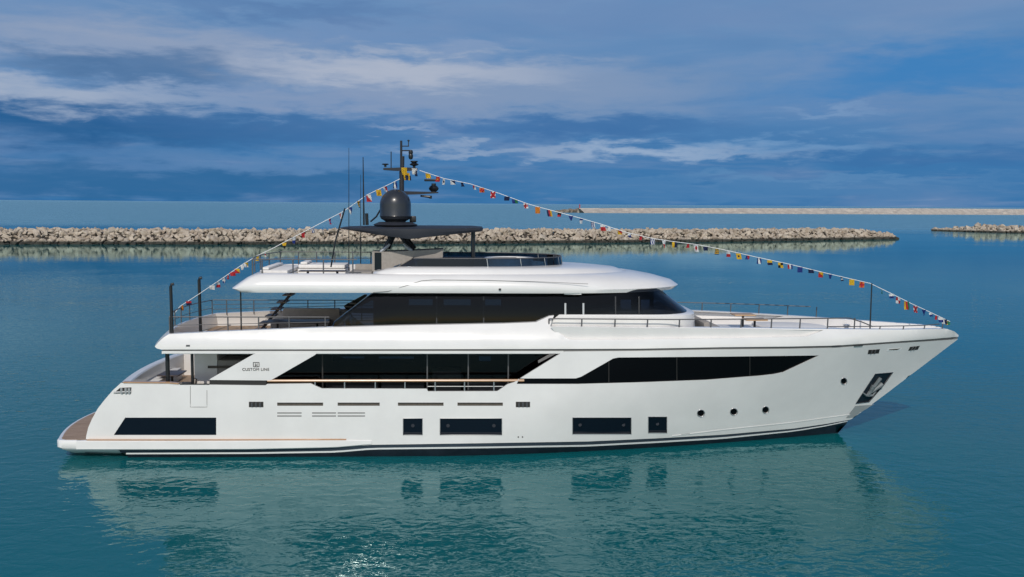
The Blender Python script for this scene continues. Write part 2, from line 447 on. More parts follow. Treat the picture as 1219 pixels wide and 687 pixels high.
def breakwater(base, crest, name, label, n_single, dens=1.0, size=1.08):
    """base: list of (px, py) along the water's edge; crest: height in metres along it (0..1)"""
    pts = [W0(*p) for p in base]
    seg = [(a, b, (b - a).length) for a, b in zip(pts, pts[1:])]
    L = sum(q[2] for q in seg)
    def at(s):
        for a, b, l in seg:
            if s <= l or (a, b, l) == seg[-1]:
                d = (b - a).normalized(); return a + d * s, d
            s -= l
    spots = []
    rows = [(-0.2, 0.0), (0.9, 0.55), (2.0, 1.25), (3.0, 1.95), (4.0, 2.65), (5.0, 3.2), (6.3, 3.35), (7.6, 3.35), (9.0, 3.2), (10.6, 2.2)]
    for ri, (d, h) in enumerate(rows):
        s_ = 0.0
        while s_ < L:
            c, dr = at(s_); nrm = Vector((-dr.y, dr.x, 0))
            k = interp(s_ / L, crest)
            p = c + nrm * (d * max(0.35, k / 3.3) + random.uniform(-0.3, 0.3)); p.z = h * k / 3.35 + random.uniform(-0.2, 0.22) - 0.1
            sz = size * random.choice((0.6, 0.8, 0.9, 1.0, 1.0, 1.15, 1.3, 1.6)) * random.uniform(0.9, 1.1) * (1.1 if ri < 3 else 1.0)
            spots.append((p, sz, random.random(), random.uniform(-0.8, 0.8), random.uniform(-0.8, 0.8), random.uniform(0, 6.28), random.randrange(16), ri))
            s_ += random.uniform(0.95, 1.45) * size * 0.85 / dens
    # the ones that show largest become boulders of their own
    def shown(q):
        p, sz = q[0], q[1]
        d = p - CAM_LOC; l = CAM_ROT.inverted() @ d
        x = PXW / 2 + FPX * l.x / -l.z
        if not (4 < x < PXW - 4) or q[7] > 5: return -1
        return (sz / d.length) ** 2 * (1.0 if q[7] else 0.45) * random.uniform(0.8, 1.0)
    order = sorted(range(len(spots)), key=lambda i: -shown(spots[i]))
    single = set(order[:n_single])
    rest = MB(); verts_f = []
    for i, (p, sz, a, rx, ry, rz, k, ri) in enumerate(spots):
        Mx = Matrix.Translation(p) @ Matrix.Rotation(rz, 4, 'Z') @ Matrix.Rotation(rx, 4, 'X') @ Matrix.Rotation(ry, 4, 'Y') @ Matrix.Diagonal((sz * lerp(1, 1.3, a), sz, sz * lerp(0.9, 1.15, a), 1))
        if i in single:
            o = bpy.data.objects.new('boulder', ROCKS[k]); COL.objects.link(o); o.matrix_world = Mx
            tag(o, 'pale angular limestone boulder on the seaward-facing slope of the long breakwater behind the yacht'.replace('seaward-facing', 'yacht-facing'), 'boulder', 'boulders of the long breakwater')
        else:
            n0 = len(rest.bm.verts); rest.bm.from_mesh(ROCKS[k]); rest.bm.verts.ensure_lookup_table()
            bmesh.ops.transform(rest.bm, matrix=Mx, verts=rest.bm.verts[n0:])
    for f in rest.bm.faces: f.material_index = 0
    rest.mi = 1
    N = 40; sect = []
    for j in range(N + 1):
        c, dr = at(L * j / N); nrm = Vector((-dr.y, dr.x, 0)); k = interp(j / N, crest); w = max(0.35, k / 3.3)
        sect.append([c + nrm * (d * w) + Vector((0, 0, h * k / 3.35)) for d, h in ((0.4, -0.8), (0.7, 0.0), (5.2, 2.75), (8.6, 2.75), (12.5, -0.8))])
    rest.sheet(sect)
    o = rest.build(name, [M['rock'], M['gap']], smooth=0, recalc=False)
    tag(o, label, kind='stuff')

breakwater([(-90, 291.0), (0, 291.0), (300, 291.0), (600, 290.0), (900, 287.2), (1069, 284.6)],
           [(0, 3.1), (0.3, 3.05), (0.9, 2.85), (0.965, 2.6), (0.99, 1.4), (1.0, 0.6)], 'breakwater_rubble',
           'smaller and hidden pale rubble filling the long breakwater behind the yacht', 300)
breakwater([(1112, 275.2), (1127, 275.6), (1160, 276.6), (1260, 278.6)],
           [(0, 0.3), (0.1, 0.6), (0.2, 1.5), (0.3, 1.4), (0.38, 2.5), (0.5, 2.1), (0.7, 2.1), (1, 2.2)], 'far_breakwater_rubble',
           'pale rubble of the low broken breakwater beyond the open channel', 0, 0.8, 1.6)

# the far harbour wall on the horizon
def far_wall():
    b = MB(); N = 170; rows = []
    A, B = W0(694, 253.5), W0(1300, 256.3)
    dr = (B - A).normalized(); nr = Vector((-dr.y, dr.x, 0))
    for j in range(N + 1):
        f = j / N; p = A.lerp(B, f); h = lerp(5.4, 7.9, min(1, f * 1.6))
        r = lambda a: random.uniform(-a, a)
        rows.append([p + nr * d + Vector((0, 0, z)) for d, z in ((-6 + r(3), -0.6), (0 + r(2), 1.6 + r(0.7)), (5 + r(1.5), h * 0.5 + r(0.8)), (9 + r(1), h * 0.78 + r(0.7)), (12, h * 0.9 + r(0.3)), (12.5, h), (17, h), (17.5, -0.6))])
    b.sheet(rows)
    o = b.build('harbour_wall', M['wallrock'], smooth=0)
    tag(o, 'long pale harbour wall lying along the horizon', 'harbour wall')
M['wallrock'] = mat('pale_sea_wall', (0.43, 0.385, 0.335), 0.9, var=0.14, vscale=0.12)
far_wall()
def mole_head():
    b = MB()
    for k in range(150):
        f = random.random() ** 1.0
        p = W0(lerp(664, 742, f), 253.2) + Vector((0, random.uniform(0, 22), 0))
        k_ = random.randrange(16); n0 = len(b.bm.verts); b.bm.from_mesh(ROCKS[k_]); b.bm.verts.ensure_lookup_table()
        hh = math.sin(min(1, f * 2.2) * math.pi * 0.5) * 2.6 * random.random()
        Mx = Matrix.Translation(p + Vector((0, 0, hh))) @ Matrix.Rotation(random.uniform(0, 6), 4, 'Z') @ Matrix.Scale(random.uniform(5.0, 8.0), 4)
        bmesh.ops.transform(b.bm, matrix=Mx, verts=b.bm.verts[n0:])
    tag(b.build('wall_head_rubble', M['darkrock'], smooth=0, recalc=False), 'brown rubble mound at the end of the harbour wall on the horizon', kind='stuff')
M['darkrock'] = mat('brown_rubble', (0.20, 0.165, 0.13), 0.9, var=0.4, vscale=0.15)
mole_head()
def beacon():
    p = W0(690, 252.6); p.z = 3.4
    e = tag(empty('harbour_beacon', p), 'small red beacon tower on the end of the far harbour wall', 'beacon')
    M['red'] = mat('red_paint', (0.45, 0.03, 0.03), 0.5)
    MB().lathe((0, 0, 0), [(0.01, -3), (1.3, -3), (1.1, 0), (0.75, 1), (0.6, 5.0), (1.2, 5.1), (1.2, 5.4), (0.01, 5.4)], 12).build('tower', M['red'], e)
    MB().lathe((0, 0, 5.4), [(0.01, 0), (0.5, 0), (0.5, 0.9), (0.7, 0.95), (0.05, 1.6)], 10).build('lantern', M['red'], e)
beacon()

# ------------------------------------------------------------------ THE YACHT
yacht = tag(empty('motor_yacht', (0, 0, 0), YAW), 'large white motor yacht with black windows and flags strung bow to stern', 'yacht')

# ---- hull form
_a, _b = P(1141, 403, 0), P(993.5, 514.5, 0)
def stem(z): return _b.x + (z - _b.z) * (_a.x - _b.x) / (_a.z - _b.z)
ZK = P(640, 416.5, -3.85).z                      # knuckle height amidships
BT = [(-1.2, 2.2), (-0.4, 3.3), (0.0, 3.52), (0.5, 3.66), (2.0, 3.76), (4.3, 3.85), (9, 3.85)]
def shape(t, p):
    if t <= 0: return t * p * 0.6
    if t >= 1: return 1.0
    return 1 - (1 - t) ** p
def hb(X, z):
    """half breadth of the hull at station X and height z"""
    k = min(max(z / ZK, 0), 1)
    B = interp(z, BT); Lh = lerp(17.5, 15.5, k); p = lerp(1.62, 1.95, k)
    if X < -9: B *= 1 - 0.05 * ((-9 - X) / 9) ** 2
    return B * shape((stem(min(z, ZK + 0.6)) - X) / Lh, p)
def zk(X): return interp(X, [(-30, ZK), (3, ZK), (9, ZK + 0.02), (13, ZK + 0.04), (20, ZK + 0.32)])
def hbu(X, z):
    """outside of the upper bulwark band above the knuckle: leans inboard"""
    k = zk(X); s_ = max(0.0, z - k - 0.22)
    return hb(X, min(z, k)) + 0.035 - 0.36 * (s_ / 0.75) ** 1.35

def hbr(X, z):
    """floor of the long recess in the upper bulwark: steeper than the bulwark round it"""
    k = zk(X); return hb(X, k) + 0.035 - 0.25 + 0.22 * (z - k - 0.40)

def surf(f):
    def g(px, py, push=0.0):
        d = lray(px, py)
        def at(Y): return CO + d * ((Y - CO.y) / d.y)
        lo = -7.0
        N = 90; prev = lo
        for i in range(1, N + 1):
            Y = lerp(-7.0, 0.0, i / N); p = at(Y)
            if Y + f(p.x, p.z) >= 0:
                a, b = prev, Y
                for _ in range(26):
                    m = (a + b) / 2; q = at(m)
                    if m + f(q.x, q.z) >= 0: b = m
                    else: a = m
                q = at(b); q.y += push; return q
            prev = Y
        q = at(0.0); return q
    return g
HULL, UP, REC_F = surf(hb), surf(hbu), surf(hbr)
def plane(Y):
    return lambda px, py, push=0.0: P(px, py, Y) + Vector((0, push, 0))


def densify(poly, step):
    out = []
    n = len(poly)
    for i in range(n):
        a, b = poly[i], poly[(i + 1) % n]
        l = math.hypot(b[0] - a[0], b[1] - a[1]); k = max(1, int(math.ceil(l / step)))
        for j in range(k): out.append((lerp(a[0], b[0], j / k), lerp(a[1], b[1], j / k)))
    return out


def inside(p, poly):
    x, y = p; c = False; n = len(poly); j = n - 1
    for i in range(n):
        xi, yi = poly[i]; xj, yj = poly[j]
        if (yi > y) != (yj > y) and x < (xj - xi) * (y - yi) / (yj - yi) + xi: c = not c
        j = i
    return c


def panel(outer, holes, sf, grid=8.0, thick=0.08, push=0.0, mirror=False, mb=None, centre=None):
    """a shell that follows the surface sf inside the outline, with openings, given its own thickness inwards"""
    mb = mb or MB()
    loops = [densify(outer, grid)] + [densify(h, grid) for h in holes]
    co, ed = [], []
    for lp in loops:
        b0 = len(co); co += lp; n = len(lp)
        ed += [(b0 + i, b0 + (i + 1) % n) for i in range(n)]
    xs = [p[0] for p in outer]; ys = [p[1] for p in outer]
    edge_pts = co[:]
    gx = min(xs) + grid / 2
    while gx < max(xs):
        near = [q for q in edge_pts if abs(q[0] - gx) < grid]
        gy = min(ys) + grid / 2
        while gy < max(ys):
            p = (gx, gy)
            if inside(p, loops[0]) and not any(inside(p, h) for h in loops[1:]) and all((q[0] - gx) ** 2 + (q[1] - gy) ** 2 > (grid * 0.35) ** 2 for q in near):
                co.append(p)
            gy += grid
        gx += grid
    V, E, F, *_ = geometry.delaunay_2d_cdt([Vector(p) for p in co], ed, [], 0, 1e-5)
    keep = []
    for f in F:
        c = sum((V[i] for i in f), Vector((0, 0))) / len(f)
        if inside(c, loops[0]) and not any(inside(c, h) for h in loops[1:]): keep.append(f)
    A, B = {}, {}
    for i in {i for f in keep for i in f}:
        if centre and centre(V[i].x, V[i].y): q = P(V[i].x, V[i].y, 0.0)
        else: q = sf(V[i].x, V[i].y, push)
        if q.y > 0 and push == 0: q.y = 0
        A[i] = mb.bm.verts.new(q)
        q2 = q + Vector((0, thick, 0))
        if mirror and q2.y > -0.004:
            q2 = Vector((q.x - (q2.y + 0.004), min(q.y, -0.002) * 0.5 - 0.003, q.z))
        B[i] = mb.bm.verts.new(q2)
    cnt = {}
    for f in keep:
        mb.face([A[i] for i in f]); mb.face([B[i] for i in reversed(f)])
        for i, j in zip(f, f[1:] + f[:1]): cnt[(i, j)] = 1
    for (i, j) in list(cnt):
        if (j, i) not in cnt: mb.face((A[j], A[i], B[i], B[j]))
    if mirror: mb.mirror()
    return mb


# ---- outlines measured on the side of the yacht
STERN = [(102.0, 526), (102.7, 518.7), (105, 509), (109.4, 499), (116, 487), (124, 476.6), (134, 465), (144, 455.8)]
BOWWIN = [(618.5, 450.6), (685.5, 450.5), (692, 448.4), (730, 426.8), (736, 425.6), (860, 424.6), (975, 423.2), (932, 443.2), (920, 445.6), (905.6, 447.2), (840, 452.3), (760, 455.3), (688, 457.2), (615, 457.2)]
WATERA = [(101, 535.2), (300, 534.8), (400, 533), (442, 529.6), (580, 527.6), (700, 525.6), (780, 522), (860, 517.6), (945, 510.2), (984, 504.6), (1012, 499.6)]
def rect(x0, x1, y0, y1): return [(x0, y0), (x1, y0), (x1, y1), (x0, y1)]
def ell(cx, cy, rx, ry, n=20): return [(cx + rx * math.cos(k * math.tau / n), cy + ry * math.sin(k * math.tau / n)) for k in range(n)]
WINDOWS = [rect(479.8, 503, 498, 518), rect(523.7, 597.6, 498, 518), rect(681.5, 751.5, 497, 517), rect(771.6, 794, 496, 515.6)]
STERNWIN = [(135.4, 518), (149, 497.2), (257.4, 497.2), (257.4, 518)]
PORTS = [ell(834.4, 492, 4.0, 3.8), ell(873.6, 490.3, 3.9, 3.8), ell(911.4, 488, 3.6, 3.8), ell(1004.6, 453.8, 3.3, 3.6)]
ANCHOR = [(1042, 445.2), (1063, 443.4), (1052, 458.6), (1034.5, 478.6), (1018.6, 480.6)]
hull_outer = (STERN + [(200, 456.2), (214, 457.6), (316, 458.8), (318, 457.2), (370, 456.6), (376, 459.6), (383, 462.6), (508, 463), (509.5, 466), (592, 465.8), (604, 457.6), (612, 455.0), (666.5, 421.2), (672, 418.4)]
              + [(760, 417.8), (860, 416.0), (940, 415.2), (996, 413.8), (1060, 409.2), (1110, 406.0), (1140.5, 403.8)]
              + [(1090, 442), (1048, 474), (1015, 498.2)] + WATERA[::-1])
def on_stem(x, y):
    xs_ = lerp(1141, 993.5, (y - 403) / (514.5 - 403)); return x > xs_ - 2.0
mb = panel(hull_outer, [BOWWIN, STERNWIN, ANCHOR] + WINDOWS + PORTS, HULL, 8.0, 0.10, mirror=True, centre=on_stem)
# transom: joins both quarters with a gentle curve
rows = []
for (x, y) in STERN:
    p = HULL(x, y); row = []
    for k in range(13):
        f = k / 12; Y = lerp(p.y, -p.y, f)
        row.append((p.x - 0.30 * (1 - (Y / p.y) ** 2), Y, p.z))
    rows.append(row)
mb.sheet(rows)
top_ = rows[-1]      # broad rounded top of the transom and its inner face
mb.sheet([top_, [(x + 0.05, y * 0.995, z + 0.03) for x, y, z in top_], [(x + 0.32, y * 0.985, z + 0.03) for x, y, z in top_], [(x + 0.36, y * 0.985, z - 0.02) for x, y, z in top_], [(x + 0.38, y * 0.985, 1.95) for x, y, z in top_]])
hull = mb.build('hull', M['gel'], yacht, smooth=30, weld=0.002)

def pts_y(tab, x): return interp(x, tab)
def band(top, bot, x0, x1, n=60):
    xs = [lerp(x0, x1, k / n) for k in range(n + 1)]
    return [(x, top(x)) for x in xs] + [(x, bot(x)) for x in reversed(xs)]
WB = [(101, 539.2), (300, 538.6), (400, 537), (442, 533.4), (580, 531.8), (700, 529.8), (780, 525.6), (860, 520.8), (945, 512.6), (984, 506.4), (1012, 500.4)]
wa = lambda x: pts_y(WATERA, x); wb = lambda x: pts_y(WB, x); wc = lambda x: wb(x) + interp(x, [(100, 1.8), (860, 1.8), (1000, 0.9)])
panel(band(lambda x: wa(x) + 0.02, wb, 101, 1010), [], HULL, 9, 0.10, 0.02, True, centre=on_stem).build('boot_stripe', M['boot'], hull, weld=0.002)
panel(band(lambda x: wb(x) + 0.02, wc, 150, 1009), [], HULL, 9, 0.10, 0.0, True, centre=on_stem).build('waterline_stripe', M['white'], hull, weld=0.002)
panel(band(lambda x: wc(x) + 0.02, lambda x: max(wc(x) + 2, interp(x, [(150, 551), (900, 551), (985, 530), (1008, 503)])), 152, 1008), [], HULL, 9, 0.10, 0.0, True, centre=on_stem).build('bottom_paint', M['dark'], hull, weld=0.002)
# fold along the bow where the topsides meet the boot top
panel(band(lambda x: interp(x, [(800, 518.8), (860, 511.4), (940, 503), (1013, 493)]), lambda x: interp(x, [(800, 519.6), (860, 512.4), (940, 504), (1013, 494)]), 800, 1012), [], HULL, 9, 0.05, -0.015).build('spray_chine', M['gel'], hull)

# ---- hull glazing and fittings
w = panel(BOWWIN, [], HULL, 9, 0.02, 0.05).build('bow_window', M['glass'], hull, smooth=40)
for x in (725, 806, 893):
    b = MB(); b.tube([HULL(x, interp(x, [(720, 432), (740, 425.8), (975, 424)]), 0.046), HULL(x, interp(x, [(700, 456.5), (840, 452), (905, 447)]), 0.046)], 0.022, 6); b.build('mullion', M['slot'], w)
o = panel(STERNWIN, [], HULL, 9, 0.02, 0.03).build('stern_window', M['pane'], hull)
for q in WINDOWS:
    o = panel(q, [], HULL, 9, 0.02, 0.035).build('hull_window', M['pane'], hull)
    x0, x1, y0, y1 = q[0][0], q[1][0], q[0][1], q[2][1]
    b = MB(); pp = [HULL(x, y, -0.004) for x, y in densify(q, 8)]; b.tube(pp + pp[:1], 0.014, 6); b.build('frame', M['plate'], o)
    for fx in ((0.5,) if x1 - x0 < 40 else (0.13, 0.87)):
        p = HULL(lerp(x0, x1, fx), lerp(y0, y1, 0.45), 0.02)
        b = MB(); b.tube([p, p + Vector((0, 0.03, 0))], 0.07, 12); b.build('latch', M['grey'], o)
    b = MB(); b.tube([HULL(x0 + 0.5, y1 - 2.2, 0.03), HULL(x1 - 0.5, y1 - 2.2, 0.03)], 0.015, 6); b.build('sill', M['grey'], o)
for q in PORTS:
    o = panel(q, [], HULL, 3, 0.02, 0.05).build('porthole', M['glass'], hull)
    rim = MB(); c = (sum(p[0] for p in q) / len(q), sum(p[1] for p in q) / len(q))
    pp = [HULL(c[0] + (p[0] - c[0]) * 1.12, c[1] + (p[1] - c[1]) * 1.12, -0.01) for p in q]
    rim.tube(pp + pp[:1], 0.014, 6); rim.build('rim', M['chrome'], o)
def fitting(poly, name, m, push=-0.006, thick=0.03, grid=8, parent=None):
    return panel(poly, [], HULL, grid, thick, push).build(name, M[m], parent or hull)
for x0, x1 in ((330, 384.6), (402, 452), (473.7, 528), (544.6, 598.6)):
    o = fitting(rect(x0, x1, 479.3, 483), 'air_intake', 'brown')
    fitting(rect(x0 + 0.4, x1 - 0.4, 479.5, 480.6), 'louvre', 'slot', -0.012, 0.01, 8, o)
for x0, x1 in ((330, 359), (371.5, 400), (402, 434.5)):
    o = fitting(rect(x0, x1, 491.0, 492.3), 'vent_slit', 'groove'); o2 = fitting(rect(x0, x1, 494.6, 495.9), 'vent_slit', 'groove')
for x0, x1 in ((296.3, 313.6), (614, 631)):
    o = fitting(rect(x0, x1, 478.3, 484.8), 'fairlead_box', 'slot')
    for fx in (0.22, 0.5, 0.78):
        b = MB(); b.tube([HULL(lerp(x0, x1, fx), 479, -0.02), HULL(lerp(x0, x1, fx), 484.2, -0.02)], 0.035, 8); b.build('roller', M['rail'], o)
for x in (617, 622): fitting(ell(x, 520.3, 0.9, 0.9, 8), 'drain', 'slot')
for q in ([(1034, 416.6), (1047.5, 415.8), (1046, 420.8), (1032.8, 421.8)], [(1083.5, 413.0), (1095, 411.8), (1092.5, 416.4), (1081, 417.6)]):
    o = fitting(q, 'fairlead', 'slot')
    for f in (0.3, 0.6):
        b = MB(); b.tube([HULL(lerp(q[0][0], q[1][0], f), lerp(q[0][1], q[1][1], f) + 0.3, -0.02), HULL(lerp(q[3][0], q[2][0], f), lerp(q[3][1], q[2][1], f) - 0.3, -0.02)], 0.03, 8); b.build('roller', M['rail'], o)
o = fitting([(1056.5, 415.2), (1074, 414.2), (1072, 417.0), (1055, 418.2)], 'name_plate', 'white')
fitting([(1059, 415.9), (1072, 414.9), (1068, 416.6), (1058, 417.0)], 'red_mark', 'brown', -0.012, 0.01, 8, o)
o = fitting([(135.0, 468.4), (143, 461.6), (156.5, 461.2), (156.0, 468.8)], 'fairlead', 'slot')
for f in (0.35, 0.65, 0.88):
    b = MB(); b.tube([HULL(lerp(139, 156, f), 462, -0.03), HULL(lerp(139, 156, f), 468.2, -0.03)], 0.05, 8); b.build('roller', M['plate'], o)
b = MB(); b.tube([HULL(136, 467, -0.03), HULL(156, 466, -0.03)], 0.035, 8); b.build('chafe_bar', M['plate'], o)
# boarding gate outline
b = MB()
for seg in ([(226.6, 459.5), (226.6, 484.6), (246.4, 484.6), (246.4, 459.5)],):
    b.tube([HULL(x, y, -0.001) for x, y in densify(seg, 6)[:-3]][:14], 0.010, 5)
b.build('side_gate', M['groove'], hull)
# anchor pocket
o = panel(ANCHOR, [], HULL, 6, 0.015, 0.03).build('anchor_pocket', M['dark'], hull)
an = MB()
c0, c1 = HULL(1033, 470, -0.01), HULL(1048, 450, -0.01)
an.tube([c0, c0.lerp(c1, 0.6), c1], 0.085, 8)
for sgn, q in ((-1, (1027, 467.5)), (1, (1042.5, 465.5))):
    an.tube([HULL(1034, 470.5, -0.02), HULL((1034 + q[0]) / 2, 470.5, -0.03), HULL(*q, -0.03)], 0.075, 8, 0.03)
for a_ in ((1040, 459), (1050, 457)): an.tube([HULL(1034, 469, -0.01), HULL(*a_, -0.02)], 0.05, 8, 0.12)
an.build('anchor', M['anchor'], o)
fr = MB(); pp = [HULL(x, y, -0.012) for x, y in ANCHOR]; fr.tube(pp + pp[:1], 0.014, 6); fr.build('frame', M['boot'], o)
MB_ = panel([(1041, 481.6), (1018, 483.2), (1007, 497.8), (1015, 497.2), (1038, 482.6)], [], HULL, 6, 0.03, -0.008).build('bow_plate', M['plate'], hull)

# ---- swim platform and the step running along the quarter
sp = MB()
zt, zb = P(102, 524.6, -3.7).z, P(102, 534.8, -3.7).z
Xt, Xn, Xe = P(67.2, 528, -3.55).x, P(103, 524, -3.7).x, P(442, 524, -3.8).x
def plat_ring(z, grow):
    near = []
    for k in range(9):                     # rounded aft corner of the platform
        a = k / 8 * math.pi / 2
        near.append((Xt - 0.06 - grow + 0.4 - 0.4 * math.cos(a), -(3.66 + grow) + 0.4 * (1 - math.sin(a))))
    aft = []
    for k in range(6):
        f = k / 5; Y = lerp(0, near[0][1], f); aft.append((near[0][0] - 0.50 * (1 - (Y / near[0][1]) ** 2), Y))
    side = [(lerp(near[-1][0], Xn + 1.2, k / 5), -(3.66 + grow) - 0.10 * k / 5) for k in range(1, 6)]
    half = aft + near[1:] + side
    half.append((Xn + 1.2, 0))
    return half, z
for (h0, z0), (h1, z1) in ((plat_ring(zb, -0.05), plat_ring(zt, 0.0)),):
    full = lambda h, z: [Vector((x, y, z)) for x, y in h[:-1]] + [Vector((x, -y, z)) for x, y in reversed(h[1:-1])]
    sp.rings([full(*plat_ring(zb - 0.25, -0.35)), full(h0, z0 - 0.02), full(*plat_ring(zb + 0.05, 0.0)), full(*plat_ring(zt - 0.05, 0.0)), full(*plat_ring(zt, -0.03))])
plat = sp.build('swim_platform', M['gel'], yacht, smooth=40)
td = MB(); h, z = plat_ring(zt + 0.004, -0.13); td.rings([full(h, zt + 0.004), full(h, zt + 0.016)]); td.build('teak_deck', M['teak'], plat)
st = MB()
def side_step(f):
    X = lerp(Xn - 0.4, Xe, f); px_ = lerp(103, 442, f); z0, z1 = P(px_, interp(px_, WATERA) - 0.3, -hb(X, zb) - 0.1 * (1 - f)).z, lerp(zt, zt - 0.05, f ** 3)
    out = lerp(0.20, 0.02, f ** 2.2)
    y = -hb(X, zt); return [(X, y + 0.1, z1), (X, y - out + 0.03, z1), (X, y - out, z1 - 0.03), (X, y - out, z0 + 0.04), (X, y - out + 0.05, z0), (X, y + 0.1, z0 - 0.02)]
st.rings([side_step(k / 26) for k in range(27)]); st = st.build('side_step', M['gel'], hull, smooth=30)
st2 = st.copy(); COL.objects.link(st2); st2.parent = hull; st2.scale.y = -1
tb = MB()
tb.rings([[(X, -hb(X, zt) - lerp(0.17, 0.0, ((X - Xn) / (Xe - Xn)) ** 2.2), z) for z in (lerp(zt, zt - 0.05, ((X - Xn) / (Xe - Xn)) ** 3) + 0.004, lerp(zt, zt - 0.05, ((X - Xn) / (Xe - Xn)) ** 3) + 0.03)]
          + [(X, -hb(X, zt) + 0.02, z) for z in (zt + 0.03, zt + 0.004)] for X in [lerp(Xn, Xe - 1.0, k / 20) for k in range(21)]])
tb.build('step_capping', M['wood'], hull)

# ---- decks
ZM = 2.05
def deck(name, z, x0, x1, f, m, parent, n=40, th=0.05, inset=0.12):
    b = MB(); rs = []
    for k in range(n + 1):
        X = lerp(x0, x1, k / n); y = max(0.02, f(X, z) - inset)
        rs.append([(X, -y, z), (X, y, z), (X, y, z - th), (X, -y, z - th)])
    b.rings(rs); return b.build(name, m, parent)
XS = P(144, 456, -3.6).x
deck('main_deck', ZM, XS + 0.3, 5, hb, M['teak'], yacht)
ZU = P(300, 388.8, 3.3).z
XU0 = P(200, 398, -3.5).x
deck('upper_deck', ZU, XU0 + 0.1, P(640, 384, -3).x, hbu, M['teak'], yacht, inset=0.16)
deck('fore_deck', ZU, P(640, 384, -3).x + 0.01, 18.4, hbu, M['gel2'], yacht, inset=0.13)
deck('overhang_ceiling', ZK - 0.06, XU0 - 0.2, P(668, 418, -3.8).x, hb, M['gel2'], yacht, inset=0.10, th=0.12)

# ---- upper bulwark band, from the tip over the cockpit to the bow
BOT = [(192, 416.2), (640, 415.6), (760, 415.2), (860, 413.4), (940, 412.6), (996, 411.4), (1060, 407.0), (1110, 403.6), (1141, 400.8)]
TOPF = [(655, 388.6), (760, 389.6), (860, 390.2), (1018, 392.0), (1075, 392.4), (1118, 391.6), (1128, 391.8), (1136, 394.5), (1141, 398.8)]
REC = [(657.5, 390.6), (780, 391.4), (860, 391.8), (980, 393.2), (960, 400.8), (860, 402.8), (760, 404.2), (690, 404.8), (678, 404.2), (673, 401.6)]
up_outer = ([(184.3, 412.6), (186.5, 414.8)] + BOT + TOPF[::-1] + [(657, 381.5), (659.5, 375.6), (654, 376.2), (638, 383.6), (600, 385.2), (480, 387.4), (395, 389.6), (350, 391.2), (270, 394.4), (201, 397.8), (195, 401.6), (188.5, 407.5)])
def bow_tip(x, y): return x > 1139.5
mb = panel(up_outer, [REC], UP, 7.0, 0.32, mirror=True, centre=bow_tip)
tipl = [(192, 416.2), (186.5, 414.8), (184.3, 412.6), (188.5, 407.5), (195, 401.6), (201, 397.8)]
rows = []
for x, y in tipl:
    p = UP(x, y); rows.append([(p.x - 0.55 * (1 - (lerp(p.y, -p.y, k / 14) / p.y) ** 2), lerp(p.y, -p.y, k / 14), p.z) for k in range(15)])
inner = [[Vector(q) + Vector((0.12, 0, -0.0)) for q in rows[-1]], [Vector((rows[-1][k][0] + 0.14, rows[-1][k][1], ZU - 0.02)) for k in range(15)]]
mb.sheet(rows + inner)
upb = mb.build('upper_bulwark', M['gel'], yacht, smooth=30, weld=0.002)
panel([(655.5, 389.0), (780, 390.6), (860, 391.0), (985, 392.6), (984, 401.0), (860, 403.4), (760, 404.8), (690, 405.4), (674, 406), (666, 402.6)], [], REC_F, 7, 0.04, 0.0, True).build('recessed_panel', M['gel'], upb, weld=0.002)
panel(band(lambda x: interp(x, BOT) - 0.2, lambda x: interp(x, BOT) + 2.6, 193, 1140), [], HULL, 10, 0.05, 0.05, True, centre=bow_tip).build('rub_groove', M['groove'], upb, weld=0.002)
panel(band(lambda x: 418.0, lambda x: 421.0, 193, 671), [], HULL, 10, 0.06, 0.01, True).build('overhang_lip', M['gel'], upb, weld=0.002)
for x in (221.5,): panel(rect(x, x + 4.5, 410.6, 412.6), [], UP, 8, 0.03, -0.01).build('scupper', M['rail'], upb)
for x, w_ in ((996, 5), (1022, 5)): panel([(x - w_, 411.4), (x + w_, 410.9), (x + w_, 412.2), (x - w_, 412.7)], [], UP, 8, 0.03, -0.01).build('scupper', M['rail'], upb)

# ---- main deck house: black glazing inboard, white wings in the plane of the topsides
YG = -2.95
gz = MB(); gz.prism([P(296, 470, YG), P(296, 419, YG), P(690, 419, YG), P(690, 470, YG)], (0, -2 * YG, 0))
sal = gz.build('saloon_glazing', M['tglass'], yacht, smooth=0)
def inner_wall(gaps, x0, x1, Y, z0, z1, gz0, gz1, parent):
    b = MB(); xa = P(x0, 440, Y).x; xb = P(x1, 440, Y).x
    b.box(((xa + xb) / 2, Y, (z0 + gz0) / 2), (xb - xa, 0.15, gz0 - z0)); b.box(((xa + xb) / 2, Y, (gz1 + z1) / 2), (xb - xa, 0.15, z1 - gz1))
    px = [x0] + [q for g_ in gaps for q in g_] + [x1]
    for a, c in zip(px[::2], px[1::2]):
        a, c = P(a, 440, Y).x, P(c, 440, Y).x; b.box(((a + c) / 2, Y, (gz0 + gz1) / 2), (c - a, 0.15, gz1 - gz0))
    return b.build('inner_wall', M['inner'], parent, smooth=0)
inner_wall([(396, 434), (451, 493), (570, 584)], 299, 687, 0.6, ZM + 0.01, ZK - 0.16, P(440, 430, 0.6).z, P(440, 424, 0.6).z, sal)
for x, w_, h_ in ((420, 2.2, 0.75), (480, 1.8, 0.8), (532, 1.2, 1.1), (585, 2.0, 0.7)):
    q = P(x, 445, -1.2); MB().box((q.x, -1.2, ZM + h_ / 2), (w_, 0.8, h_), None, 0.08).build('saloon_sofa', M['taupe'], sal)
for x in (384, 508.6, 557.4, 605): 
    MB().box((P(x, 440, YG).x, YG - 0.012, (ZM + ZK) / 2), (0.05, 0.03, ZK - ZM - 0.05)).build('mullion', M['rail'] if x > 400 else M['slot'], sal)
MB().box((P(500, 466, YG).x, YG - 0.03, ZM + 0.1), (P(690, 466, YG).x - P(310, 466, YG).x, 0.05, 0.2)).build('sill', M['slot'], sal)
